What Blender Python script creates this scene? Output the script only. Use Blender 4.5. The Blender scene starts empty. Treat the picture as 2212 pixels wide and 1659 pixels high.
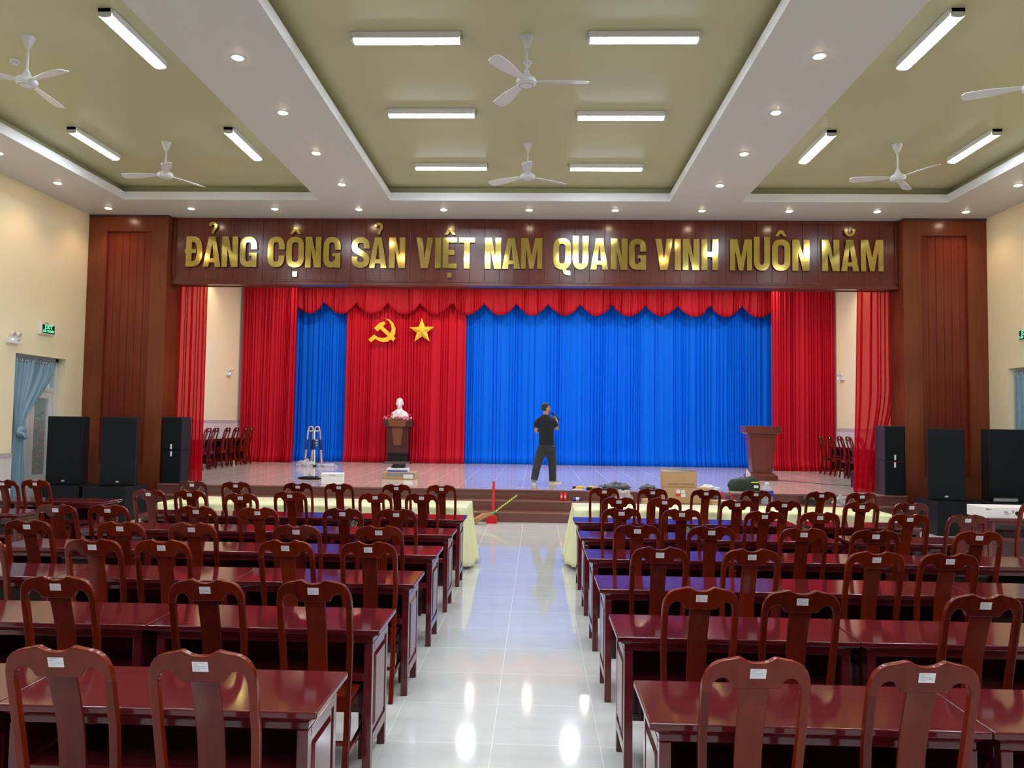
import bpy, bmesh, math, random
from mathutils import Vector, Matrix, noise
PI = math.pi
sc = bpy.context.scene
col = sc.collection

# ------------------------------------------------------------------ camera, world, exposure
F_PX, YAW, PITCH, ROLL, CAM_H = 1661.5, 0.0338, 0.0496, 0.0136, 1.85
cy, sy, cp, sp = math.cos(YAW), math.sin(YAW), math.cos(PITCH), math.sin(PITCH)
fw = Vector((-sy*cp, cy*cp, sp)); rt = Vector((cy, sy, 0)); up = rt.cross(fw)
cr, sr = math.cos(ROLL), math.sin(ROLL)
rt2 = cr*rt + sr*up; up2 = -sr*rt + cr*up
cam_d = bpy.data.cameras.new('camera'); cam = bpy.data.objects.new('camera', cam_d); col.objects.link(cam)
m3 = Matrix((rt2, up2, -fw)).transposed()
cam.matrix_world = Matrix.Translation((0, 0, CAM_H)) @ m3.to_4x4()
cam_d.sensor_width = 36.0; cam_d.lens = 36.0*F_PX/2212.0; cam_d.clip_end = 200
sc.camera = cam
sc.view_settings.view_transform = 'Standard'; sc.view_settings.look = 'None'
sc.view_settings.gamma = 1.0; sc.view_settings.use_curve_mapping = False
sc.view_settings.exposure = 0.2
world = bpy.data.worlds.new('world'); sc.world = world; world.use_nodes = True
wb = world.node_tree.nodes['Background']; wb.inputs['Color'].default_value = (0.75, 0.86, 1.0, 1); wb.inputs['Strength'].default_value = 0.5

# ------------------------------------------------------------------ main dimensions (metres)
XL, XR = -9.09, 8.66            # hall side walls
XCL, XCR = -7.46, 7.06          # inner faces of the two pilasters
YC = 15.05                      # pilaster front
YB = 15.25                      # header panel front
ZT = 5.92                       # lower ceiling
ZU = 6.19                       # coffer ceiling
YBACK = -5.0
YSTAGE = 14.98; ZS = 0.549
YEND = 24.35                    # wall behind the stage curtains
ZB = 4.55                       # header underside
ZSC = 6.04                      # stage ceiling
COLD = (0.80, 0.91, 1.0); WARM = (1.0, 0.66, 0.38)
TUBE = 58.0; SPOT = 25.0

def area_light(name, x, y, z, sx, sy_, power, color, rot=(0, 0, 0)):
    d = bpy.data.lights.new(name, 'AREA'); d.shape = 'RECTANGLE'; d.size = sx; d.size_y = sy_
    d.energy = power; d.color = color
    o = bpy.data.objects.new(name, d); o.location = (x, y, z); o.rotation_euler = rot; col.objects.link(o); return o
def spot_light(name, x, y, z, power, color=WARM, size=2.2):
    d = bpy.data.lights.new(name, 'SPOT'); d.energy = power; d.color = color; d.spot_size = size; d.spot_blend = 0.7
    d.shadow_soft_size = 0.05
    o = bpy.data.objects.new(name, d); o.location = (x, y, z); col.objects.link(o); return o
# the same fluorescent battens go on behind and above the camera, out of the frame
for yy in (6.25, 4.1, 1.95, -0.2, -2.4):
    for xx in (-1.52, 1.11): area_light('fluorescent_lamp', xx, yy, 6.08, 1.2, 0.14, 34, COLD)
for yy in (5.2, 1.8, -1.5):
    for xx in (-7.04, -4.65, 4.28, 6.6): area_light('fluorescent_lamp', xx, yy, 6.08, 0.14, 1.2, 34, COLD)
area_light('fluorescent_lamp', -7.04, 8.45, 6.08, 0.14, 1.2, 34, COLD)
area_light('fluorescent_lamp', 6.6, 8.45, 6.08, 0.14, 1.2, 34, COLD)
# round lamps and downlights on the stage ceiling, hidden by the header
def disk_light(name, x, y, z, r, power, color):
    o = area_light(name, x, y, z, r, r, power, color); o.data.shape = 'DISK'; return o
for xx, pw in ((-6.85, 52), (-4.25, 50), (-1.66, 62), (0.88, 78), (3.45, 80), (6.0, 62)): disk_light('stage_lamp', xx, 19.15, ZSC-0.08, 0.32, pw, COLD)
for xx, pw in ((-6.85, 20), (-4.25, 20), (-1.66, 30), (0.88, 34), (3.45, 34), (6.0, 30)): disk_light('stage_lamp', xx, 16.6, ZSC-0.08, 0.32, pw, COLD)
for k in range(1, 10): disk_light('stage_downlight', -8.424+1.643*k, 22.4, ZSC-0.03, 0.12, 22, (1.0, 0.80, 0.62))
for xx in (-8.55, 8.1): spot_light('stage_downlight', xx, 20.6, ZSC-0.05, 60)

# ------------------------------------------------------------------ helpers
class MB:
    def __init__(s): s.bm = bmesh.new()
    def _add(s, vs, fs):
        v = [s.bm.verts.new(p) for p in vs]
        for f in fs:
            try: s.bm.faces.new([v[i] for i in f])
            except ValueError: pass
        return v
    def box(s, x0, x1, y0, y1, z0, z1, M=None):
        vs = [Vector(p) for p in ((x0,y0,z0),(x1,y0,z0),(x1,y1,z0),(x0,y1,z0),(x0,y0,z1),(x1,y0,z1),(x1,y1,z1),(x0,y1,z1))]
        if M: vs = [M @ p for p in vs]
        return s._add(vs, ((3,2,1,0),(4,5,6,7),(0,1,5,4),(1,2,6,5),(2,3,7,6),(3,0,4,7)))
    def prism(s, pts, t0, t1, axis='Y', M=None):
        def P(a, b, t):
            p = {'Y': (a, t, b), 'X': (t, a, b), 'Z': (a, b, t)}[axis]
            return M @ Vector(p) if M else Vector(p)
        n = len(pts)
        vs = [P(a, b, t0) for a, b in pts]+[P(a, b, t1) for a, b in pts]
        fs = [tuple(range(n)), tuple(range(2*n-1, n-1, -1))]+[(i, i+n, (i+1) % n+n, (i+1) % n) for i in range(n)]
        return s._add(vs, fs)
    def frustum(s, b, t, z0, z1):     # b,t = (x0,x1,y0,y1)
        vs = [(b[0],b[2],z0),(b[1],b[2],z0),(b[1],b[3],z0),(b[0],b[3],z0),(t[0],t[2],z1),(t[1],t[2],z1),(t[1],t[3],z1),(t[0],t[3],z1)]
        return s._add(vs, ((3,2,1,0),(4,5,6,7),(0,1,5,4),(1,2,6,5),(2,3,7,6),(3,0,4,7)))
    def rings(s, rings, cap=True, closed=True):
        n = len(rings[0]); vs = [p for r in rings for p in r]; fs = []
        for i in range(len(rings)-1):
            for j in range(n if closed else n-1):
                a, b = i*n+j, i*n+(j+1) % n
                fs.append((a, b, b+n, a+n))
        if cap: fs += [tuple(range(n-1, -1, -1)), tuple(range((len(rings)-1)*n, len(rings)*n))]
        return s._add(vs, fs)
    def tube(s, pts, r, n=10, cap=True, flat=1.0):
        pts = [Vector(p) for p in pts]; R = r if isinstance(r, (list, tuple)) else [r]*len(pts)
        rs = []; pn = None
        for i, p in enumerate(pts):
            t = (pts[min(i+1, len(pts)-1)]-pts[max(i-1, 0)]).normalized()
            if pn is None: pn = t.cross(Vector((0, 0, 1)));  pn = pn if pn.length > 1e-3 else t.cross(Vector((0, 1, 0)))
            pn = (pn-t*pn.dot(t)).normalized(); b = t.cross(pn)
            rs.append([p+R[i]*(math.cos(2*PI*k/n)*pn+flat*math.sin(2*PI*k/n)*b) for k in range(n)])
        return s.rings(rs, cap)
    def bar(s, a, b, w, h=None):
        a, b = Vector(a), Vector(b); h = h or w; t = (b-a).normalized()
        u = t.cross(Vector((0, 0, 1))); u = u if u.length > 1e-3 else Vector((1, 0, 0)); u.normalize(); v = u.cross(t)
        rs = [[p+u*w/2*i+v*h/2*j for i, j in ((-1,-1),(1,-1),(1,1),(-1,1))] for p in (a, b)]
        return s.rings(rs)
    def lathe(s, prof, c=(0, 0, 0), n=24, M=None):
        c = Vector(c); rs = []
        for r, z in prof:
            rs.append([(M @ Vector((r*math.cos(2*PI*k/n), r*math.sin(2*PI*k/n), z)) if M else Vector((r*math.cos(2*PI*k/n), r*math.sin(2*PI*k/n), z)))+c for k in range(n)])
        return s.rings(rs)
    def ball(s, c, r, n=14, m=9):
        if isinstance(r, (int, float)): r = (r, r, r)
        rs = []
        for i in range(m+1):
            a = PI*(i/m); a = min(max(a, 0.04), PI-0.04)
            rs.append([Vector((c[0]+r[0]*math.sin(a)*math.cos(2*PI*k/n), c[1]+r[1]*math.sin(a)*math.sin(2*PI*k/n), c[2]-r[2]*math.cos(a))) for k in range(n)])
        return s.rings(rs)
    def torus(s, c, R, r, n=20, m=8, M=None):
        rs = []
        for i in range(n+1):
            a = 2*PI*i/n
            ring = []
            for k in range(m):
                q = 2*PI*k/m
                p = Vector(((R+r*math.cos(q))*math.cos(a), (R+r*math.cos(q))*math.sin(a), r*math.sin(q)))
                ring.append((M @ p if M else p)+Vector(c))
            rs.append(ring)
        return s.rings(rs, cap=False)
    def stroke(s, pts, w, y0, y1, closed=False, ox=0, oz=0):
        n = len(pts); L = []; Rr = []
        for i, (x, z) in enumerate(pts):
            if closed: a, b = pts[i-1], pts[(i+1) % n]
            else: a, b = pts[max(i-1, 0)], pts[min(i+1, n-1)]
            d1 = Vector((x-a[0], z-a[1])); d2 = Vector((b[0]-x, b[1]-z))
            d1 = d1.normalized() if d1.length > 1e-9 else d2.normalized(); d2 = d2.normalized() if d2.length > 1e-9 else d1
            t = (d1+d2).normalized(); nn = Vector((-t.y, t.x)); k = w/2/max(nn.dot(Vector((-d1.y, d1.x))), 0.35)
            L.append((x+nn.x*k+ox, z+nn.y*k+oz)); Rr.append((x-nn.x*k+ox, z-nn.y*k+oz))
        m = n if closed else n-1
        rs = [[Vector((L[i][0], y0, L[i][1])), Vector((Rr[i][0], y0, Rr[i][1])), Vector((Rr[i][0], y1, Rr[i][1])), Vector((L[i][0], y1, L[i][1]))] for i in range(n)]
        if closed: rs.append([p.copy() for p in rs[0]])
        return s.rings(rs, cap=not closed)
    def warp(s, fn):
        for v in s.bm.verts: v.co = Vector(fn(v.co))
    def build(s, name, mat, parent=None, bevel=0, seg=2, smooth=30, loc=None, ang=28):
        bm = s.bm
        bmesh.ops.recalc_face_normals(bm, faces=bm.faces)
        if bevel:
            es = [e for e in bm.edges if len(e.link_faces) == 2 and e.calc_face_angle(0) > math.radians(ang)]
            if es: bmesh.ops.bevel(bm, geom=es, offset=bevel, segments=seg, profile=0.5, affect='EDGES', clamp_overlap=True)
        big = [f for f in bm.faces if len(f.verts) > 4]
        if big: bmesh.ops.triangulate(bm, faces=big)
        me = bpy.data.meshes.new(name); bm.to_mesh(me); bm.free()
        if smooth:
            me.polygons.foreach_set('use_smooth', [True]*len(me.polygons))
            me.set_sharp_from_angle(angle=math.radians(smooth))
        for mm in (mat if isinstance(mat, (list, tuple)) else [mat]): me.materials.append(mm)
        o = bpy.data.objects.new(name, me); col.objects.link(o)
        if parent: o.parent = parent
        if loc: o.location = loc
        if bevel and smooth:
            wn = o.modifiers.new('weighted_normals', 'WEIGHTED_NORMAL'); wn.keep_sharp = True; wn.weight = 100
        return o

def tag(o, label, cat, group=None, kind=None):
    o['label'] = label; o['category'] = cat
    if group: o['group'] = group
    if kind: o['kind'] = kind
    return o
def thing(name, label, cat, loc=(0, 0, 0), rz=0, group=None):
    o = bpy.data.objects.new(name, None); o.empty_display_size = 0.1; col.objects.link(o)
    o.location = loc; o.rotation_euler = (0, 0, rz); return tag(o, label, cat, group)
def struct(o): o['kind'] = 'structure'; return o
def kids(o): return [c for c in bpy.data.objects if c.parent == o]
def copy_tree(o, parent=None, cache={}):
    c = o.copy(); col.objects.link(c)
    if parent: c.parent = parent
    if o.name not in cache: cache[o.name] = kids(o)
    for ch in cache[o.name]: copy_tree(ch, c)
    return c

# ------------------------------------------------------------------ materials
def new_mat(name):
    m = bpy.data.materials.new(name); m.use_nodes = True; nt = m.node_tree
    return m, nt, nt.nodes['Principled BSDF']
def N(nt, t, **kw):
    n = nt.nodes.new(t)
    for k, v in kw.items():
        if k in n.inputs: n.inputs[k].default_value = v
        else: setattr(n, k, v)
    return n
def plain(name, c, rough=0.5, metal=0.0, spec=0.5, var=0.06, scale=8, bump=0.0, coat=0, emit=None):
    m, nt, b = new_mat(name)
    b.inputs['Roughness'].default_value = rough; b.inputs['Metallic'].default_value = metal
    b.inputs['Specular IOR Level'].default_value = spec; b.inputs['Coat Weight'].default_value = coat
    tc = N(nt, 'ShaderNodeTexCoord'); no = N(nt, 'ShaderNodeTexNoise', Scale=scale, Detail=3.0)
    nt.links.new(tc.outputs['Object'], no.inputs['Vector'])
    mx = N(nt, 'ShaderNodeMix', data_type='RGBA'); mx.inputs[6].default_value = (*[x*(1-var) for x in c], 1); mx.inputs[7].default_value = (*[min(1, x*(1+var)) for x in c], 1)
    nt.links.new(no.outputs['Fac'], mx.inputs[0]); nt.links.new(mx.outputs[2], b.inputs['Base Color'])
    if bump:
        bp = N(nt, 'ShaderNodeBump', Strength=bump, Distance=0.01); nt.links.new(no.outputs['Fac'], bp.inputs['Height']); nt.links.new(bp.outputs['Normal'], b.inputs['Normal'])
    if emit:
        b.inputs['Emission Color'].default_value = (*emit[0], 1); b.inputs['Emission Strength'].default_value = emit[1]
    return m
def wood(name, c1, c2, rough=0.2, coat=0.3, grain=(30, 30, 2.2), rnd=0.5, amp=1.0, big=None, spec=0.4):
    """varnished wood; long grain along one axis, tone differs from object to object"""
    m, nt, b = new_mat(name)
    b.inputs['Roughness'].default_value = rough; b.inputs['Coat Weight'].default_value = coat; b.inputs['Coat Roughness'].default_value = 0.08; b.inputs['Specular IOR Level'].default_value = spec
    tc = N(nt, 'ShaderNodeTexCoord'); mp = N(nt, 'ShaderNodeMapping'); mp.inputs['Scale'].default_value = grain
    no = N(nt, 'ShaderNodeTexNoise', Scale=1.0, Detail=5.0, Roughness=0.6)
    oi = N(nt, 'ShaderNodeObjectInfo')
    nt.links.new(tc.outputs['Object'], mp.inputs['Vector']); nt.links.new(mp.outputs['Vector'], no.inputs['Vector'])
    ma = N(nt, 'ShaderNodeMath', operation='MULTIPLY_ADD'); ma.inputs[1].default_value = rnd; nt.links.new(oi.outputs['Random'], ma.inputs[0])
    mb = N(nt, 'ShaderNodeMath', operation='MULTIPLY_ADD'); mb.inputs[1].default_value = amp; mb.inputs[2].default_value = -0.5*amp+0.5-rnd*0.5
    nt.links.new(no.outputs['Fac'], mb.inputs[0]); nt.links.new(mb.outputs[0], ma.inputs[2])
    src = ma
    if big:
        n2 = N(nt, 'ShaderNodeTexNoise', Scale=big, Detail=1.0); nt.links.new(tc.outputs['Object'], n2.inputs['Vector'])
        mc = N(nt, 'ShaderNodeMath', operation='MULTIPLY_ADD'); mc.inputs[1].default_value = 1.4; mc.inputs[2].default_value = -0.7
        nt.links.new(n2.outputs['Fac'], mc.inputs[0]); ad = N(nt, 'ShaderNodeMath', operation='ADD'); nt.links.new(mc.outputs[0], ad.inputs[0]); nt.links.new(ma.outputs[0], ad.inputs[1]); src = ad
    mx = N(nt, 'ShaderNodeMix', data_type='RGBA', clamp_factor=True); mx.inputs[6].default_value = (*c1, 1); mx.inputs[7].default_value = (*c2, 1)
    nt.links.new(src.outputs[0], mx.inputs[0]); nt.links.new(mx.outputs[2], b.inputs['Base Color'])
    return m
def fabric(name, c1, c2, rough=0.7, sheen=0.3, spec=0.2):
    m, nt, b = new_mat(name)
    b.inputs['Roughness'].default_value = rough; b.inputs['Specular IOR Level'].default_value = spec
    b.inputs['Sheen Weight'].default_value = sheen; b.inputs['Sheen Tint'].default_value = (*c2, 1)
    tc = N(nt, 'ShaderNodeTexCoord'); mp = N(nt, 'ShaderNodeMapping'); mp.inputs['Scale'].default_value = (3, 3, 0.25)
    no = N(nt, 'ShaderNodeTexNoise', Scale=1.5, Detail=3.0)
    nt.links.new(tc.outputs['Object'], mp.inputs['Vector']); nt.links.new(mp.outputs['Vector'], no.inputs['Vector'])
    mx = N(nt, 'ShaderNodeMix', data_type='RGBA'); mx.inputs[6].default_value = (*c1, 1); mx.inputs[7].default_value = (*c2, 1)
    nt.links.new(no.outputs['Fac'], mx.inputs[0]); nt.links.new(mx.outputs[2], b.inputs['Base Color'])
    return m
def tiles(name, base, base2, joint, size, ox, oy, rough, jw=0.004, grain=(1.2, 9, 1)):
    m, nt, b = new_mat(name)
    tc = N(nt, 'ShaderNodeTexCoord'); sx = N(nt, 'ShaderNodeSeparateXYZ'); nt.links.new(tc.outputs['Object'], sx.inputs[0])
    masks = []
    for ax, off in ((0, ox), (1, oy)):
        a = N(nt, 'ShaderNodeMath', operation='SUBTRACT'); a.inputs[1].default_value = off; nt.links.new(sx.outputs[ax], a.inputs[0])
        w = N(nt, 'ShaderNodeMath', operation='PINGPONG'); w.inputs[1].default_value = size/2; nt.links.new(a.outputs[0], w.inputs[0])
        l = N(nt, 'ShaderNodeMath', operation='LESS_THAN'); l.inputs[1].default_value = jw/2; nt.links.new(w.outputs[0], l.inputs[0]); masks.append(l)
    mk = N(nt, 'ShaderNodeMath', operation='MAXIMUM'); nt.links.new(masks[0].outputs[0], mk.inputs[0]); nt.links.new(masks[1].outputs[0], mk.inputs[1])
    mp = N(nt, 'ShaderNodeMapping'); mp.inputs['Scale'].default_value = grain; nt.links.new(tc.outputs['Object'], mp.inputs['Vector'])
    no = N(nt, 'ShaderNodeTexNoise', Scale=1.6, Detail=6.0, Roughness=0.6, Distortion=0.6); nt.links.new(mp.outputs['Vector'], no.inputs['Vector'])
    cr_ = N(nt, 'ShaderNodeMix', data_type='RGBA'); cr_.inputs[6].default_value = (*base, 1); cr_.inputs[7].default_value = (*base2, 1); nt.links.new(no.outputs['Fac'], cr_.inputs[0])
    mx = N(nt, 'ShaderNodeMix', data_type='RGBA'); mx.inputs[7].default_value = (*joint, 1); nt.links.new(mk.outputs[0], mx.inputs[0]); nt.links.new(cr_.outputs[2], mx.inputs[6])
    nt.links.new(mx.outputs[2], b.inputs['Base Color'])
    rm = N(nt, 'ShaderNodeMath', operation='MULTIPLY_ADD'); rm.inputs[1].default_value = 0.4; rm.inputs[2].default_value = rough; nt.links.new(mk.outputs[0], rm.inputs[0]); nt.links.new(rm.outputs[0], b.inputs['Roughness'])
    b.inputs['Specular IOR Level'].default_value = 0.75
    return m
def emission(name, c, s):
    m, nt, b = new_mat(name); b.inputs['Base Color'].default_value = (0.8, 0.8, 0.8, 1)
    b.inputs['Emission Color'].default_value = (*c, 1); b.inputs['Emission Strength'].default_value = s; return m

M = {}
M['chair'] = wood('chair_wood', (0.048, 0.0030, 0.002), (0.205, 0.020, 0.0045), 0.15, 0.0, (22, 22, 2.5), 0.5, 0.9, spec=0.27)
M['table'] = wood('table_wood', (0.062, 0.0050, 0.009), (0.135, 0.014, 0.018), 0.10, 0.0, (2.5, 26, 26), 0.35, 1.0, spec=0.62)
M['pilaster'] = wood('pilaster_wood', (0.115, 0.018, 0.006), (0.200, 0.050, 0.016), 0.24, 0.0, (9, 9, 0.8), 0.1, 1.2, 0.9, spec=0.35)
M['pilaster_panel'] = wood('panel_wood', (0.115, 0.010, 0.004), (0.190, 0.032, 0.010), 0.26, 0.0, (14, 14, 0.8), 0.1, 1.2, 0.8, spec=0.35)
M['header'] = wood('header_wood', (0.075, 0.011, 0.008), (0.140, 0.028, 0.015), 0.2, 0.0, (10, 10, 1.2), 0.1, 1.2, 0.9, spec=0.45)
M['podium'] = wood('podium_wood', (0.13, 0.022, 0.016), (0.20, 0.045, 0.026), 0.3, 0.2, (16, 16, 2), 0.2)
M['dark_wood'] = wood('dark_wood', (0.045, 0.014, 0.014), (0.085, 0.024, 0.022), 0.3, 0.2, (16, 16, 2), 0.1)
M['matt_wood'] = plain('matt_brown_wood', (0.09, 0.03, 0.018), 0.9, spec=0.05)
M['inlay'] = wood('inlay_wood', (0.16, 0.045, 0.018), (0.26, 0.085, 0.035), 0.35, 0.1, (16, 16, 2), 0.1)
M['red'] = fabric('red_velvet', (0.46, 0.002, 0.018), (0.60, 0.004, 0.020), 0.55, 0.1)
M['red_valance'] = fabric('red_valance_cloth', (0.36, 0.002, 0.012), (0.47, 0.004, 0.015), 0.5, 0.1)
M['blue'] = fabric('blue_velvet', (0.0, 0.125, 0.80), (0.001, 0.160, 0.90), 0.6, 0.02, 0.1)
M['door_curtain'] = fabric('door_curtain_satin', (0.14, 0.27, 0.38), (0.22, 0.37, 0.48), 0.35, 0.3, 0.6)
M['cloth'] = fabric('pale_yellow_satin', (0.84, 0.86, 0.50), (0.88, 0.90, 0.58), 0.4, 0.2, 0.5)
M['wall'] = plain('cream_paint', (0.88, 0.80, 0.55), 0.55, var=0.015, scale=1.2)
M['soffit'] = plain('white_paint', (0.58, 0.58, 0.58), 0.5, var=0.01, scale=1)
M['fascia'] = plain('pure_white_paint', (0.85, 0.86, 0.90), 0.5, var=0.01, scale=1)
M['khaki'] = plain('khaki_paint', (0.46, 0.45, 0.27), 0.45, var=0.02, scale=0.8)
M['floor'] = tiles('polished_floor_tile', (0.62, 0.63, 0.63), (0.72, 0.73, 0.73), (0.79, 0.80, 0.80), 0.62, -0.24, 4.52, 0.06, 0.0035)
M['stage_floor'] = tiles('stage_floor_tile', (0.56, 0.46, 0.41), (0.68, 0.58, 0.52), (0.68, 0.61, 0.55), 0.64, -0.29, 15.0, 0.10, 0.004, (9, 1.2, 1))
M['granite'] = plain('brown_granite', (0.16, 0.062, 0.052), 0.22, var=0.35, scale=160)
M['granite_nose'] = plain('brown_granite_edge', (0.24, 0.105, 0.085), 0.15, var=0.25, scale=160)
M['dado'] = tiles('dado_tile', (0.72, 0.70, 0.72), (0.78, 0.76, 0.78), (0.6, 0.58, 0.6), 0.3, 0.0, 0.0, 0.15, 0.003, (1, 1, 1))
M['dado_border'] = plain('dado_border_tile', (0.52, 0.47, 0.50), 0.2, var=0.35, scale=14)
M['plaster_dark'] = plain('grey_plaster', (0.30, 0.28, 0.26), 0.7)
M['white'] = plain('white_enamel', (0.80, 0.80, 0.82), 0.3, var=0.02)
M['fan'] = plain('fan_enamel', (0.66, 0.66, 0.70), 0.3, var=0.02)
M['grey'] = plain('grey_plastic', (0.25, 0.25, 0.26), 0.45)
M['black'] = plain('black_plastic', (0.006, 0.006, 0.007), 0.45, bump=0.1, scale=60, spec=0.35)
M['speaker_box'] = plain('black_textured_paint', (0.006, 0.007, 0.009), 0.5, bump=0.35, scale=220, spec=0.3)
M['speaker_box_worn'] = plain('worn_purple_black_paint', (0.035, 0.016, 0.022), 0.45, var=0.5, scale=9, bump=0.2)
M['grille'] = plain('grille_cloth', (0.006, 0.009, 0.013), 0.8, var=0.15, scale=300, bump=0.3, spec=0.2)
M['metal'] = plain('brushed_metal', (0.75, 0.75, 0.77), 0.28, metal=1.0, var=0.04)
M['silver'] = plain('silver_plastic', (0.6, 0.6, 0.62), 0.35, metal=0.4)
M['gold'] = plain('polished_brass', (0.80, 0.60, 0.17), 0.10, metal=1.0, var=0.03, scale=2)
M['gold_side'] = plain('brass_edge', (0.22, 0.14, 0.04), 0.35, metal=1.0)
M['emblem'] = plain('yellow_gilt', (0.86, 0.55, 0.03), 0.4, metal=0.15, var=0.08, scale=20)
M['plaster'] = plain('white_plaster', (0.84, 0.83, 0.85), 0.55, var=0.02)
M['cardboard'] = plain('cardboard', (0.50, 0.31, 0.155), 0.75, var=0.08, scale=12)
M['ink'] = plain('dark_ink', (0.03, 0.02, 0.015), 0.7)
M['paper'] = plain('white_paper', (0.82, 0.82, 0.84), 0.6, var=0.02)
M['red_paint'] = plain('red_ink', (0.7, 0.05, 0.04), 0.6)
M['red_plastic'] = plain('red_plastic', (0.75, 0.015, 0.02), 0.35)
M['foam'] = plain('white_foam', (0.86, 0.87, 0.88), 0.8, var=0.03, scale=50)
M['navy'] = plain('navy_plastic', (0.02, 0.03, 0.12), 0.4)
M['blue_print'] = plain('blue_print', (0.03, 0.06, 0.45), 0.5)
M['yellow'] = plain('yellow_plastic', (0.8, 0.5, 0.03), 0.4)
M['straw'] = plain('straw', (0.55, 0.33, 0.14), 0.8, var=0.3, scale=60)
M['green'] = plain('green_plastic', (0.02, 0.35, 0.10), 0.4)
M['bag_green'] = plain('dark_green_canvas', (0.018, 0.035, 0.022), 0.8, var=0.4, scale=25, bump=0.3)
M['bag_grey'] = plain('grey_nylon', (0.09, 0.09, 0.11), 0.6, var=0.3, scale=15, bump=0.3)
M['hiviz'] = plain('yellow_green_tape', (0.75, 0.85, 0.05), 0.5)
M['skin'] = plain('skin', (0.50, 0.26, 0.17), 0.5, var=0.08, scale=14)
M['hair'] = plain('dark_grey_hair', (0.022, 0.020, 0.021), 0.6, var=0.5, scale=60)
M['shirt'] = plain('black_cotton', (0.008, 0.010, 0.018), 0.85, var=0.2, bump=0.2, scale=18)
M['trousers'] = plain('dark_grey_cotton', (0.030, 0.032, 0.034), 0.85, var=0.3, bump=0.3, scale=16)
M['shoe'] = plain('grey_canvas', (0.23, 0.23, 0.21), 0.8)
M['sole'] = plain('off_white_rubber', (0.66, 0.65, 0.58), 0.5)
M['flower_red'] = plain('red_petal', (0.65, 0.04, 0.07), 0.6, var=0.3, scale=40)
M['flower_pink'] = plain('pink_petal', (0.80, 0.25, 0.32), 0.6, var=0.3, scale=40)
M['flower_white'] = plain('white_petal', (0.82, 0.80, 0.70), 0.6)
M['leaf'] = plain('leaf_green', (0.05, 0.16, 0.05), 0.6, var=0.4, scale=20)
M['alu'] = plain('white_aluminium', (0.68, 0.68, 0.70), 0.35, var=0.02)
M['ground'] = plain('outdoor_paving', (0.35, 0.33, 0.30), 0.8, var=0.2, scale=4)
M['tube'] = emission('fluorescent_tube', COLD, TUBE)
M['bulb'] = emission('warm_downlight_glass', (1.0, 0.74, 0.50), 60)
M['exit_green'] = emission('exit_letters', (0.02, 1.0, 0.35), 1.6)
M['exit_dark'] = plain('exit_dark_green', (0.0, 0.05, 0.02), 0.3)
M['led'] = emission('emergency_led', (0.95, 1.0, 0.98), 3.0)
def sheer_mat():
    m, nt, b = new_mat('sheer_red_voile'); out = nt.nodes['Material Output']
    nt.nodes.remove(b)
    d = N(nt, 'ShaderNodeBsdfDiffuse'); d.inputs['Color'].default_value = (0.62, 0.006, 0.022, 1)
    t = N(nt, 'ShaderNodeBsdfTranslucent'); t.inputs['Color'].default_value = (0.70, 0.02, 0.03, 1)
    a = N(nt, 'ShaderNodeMixShader'); a.inputs[0].default_value = 0.4; nt.links.new(d.outputs[0], a.inputs[1]); nt.links.new(t.outputs[0], a.inputs[2])
    tr = N(nt, 'ShaderNodeBsdfTransparent'); tr.inputs['Color'].default_value = (1.0, 0.35, 0.35, 1)
    s = N(nt, 'ShaderNodeMixShader'); s.inputs[0].default_value = 0.22; nt.links.new(a.outputs[0], s.inputs[1]); nt.links.new(tr.outputs[0], s.inputs[2])
    nt.links.new(s.outputs[0], out.inputs['Surface']); return m
M['sheer'] = sheer_mat()
def clear_mat(name, tint, alpha, rough=0.1):
    m, nt, b = new_mat(name); out = nt.nodes['Material Output']
    b.inputs['Base Color'].default_value = (*tint, 1); b.inputs['Roughness'].default_value = rough
    tr = N(nt, 'ShaderNodeBsdfTransparent'); s = N(nt, 'ShaderNodeMixShader'); s.inputs[0].default_value = alpha
    nt.links.new(tr.outputs[0], s.inputs[1]); nt.links.new(b.outputs[0], s.inputs[2]); nt.links.new(s.outputs[0], out.inputs['Surface']); return m
M['plastic_film'] = clear_mat('clear_plastic_film', (0.85, 0.85, 0.88), 0.35)
M['glass'] = clear_mat('window_glass', (0.6, 0.68, 0.7), 0.25, 0.03)
M['water_bottle'] = clear_mat('clear_bottle', (0.75, 0.8, 0.85), 0.35, 0.05)
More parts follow.
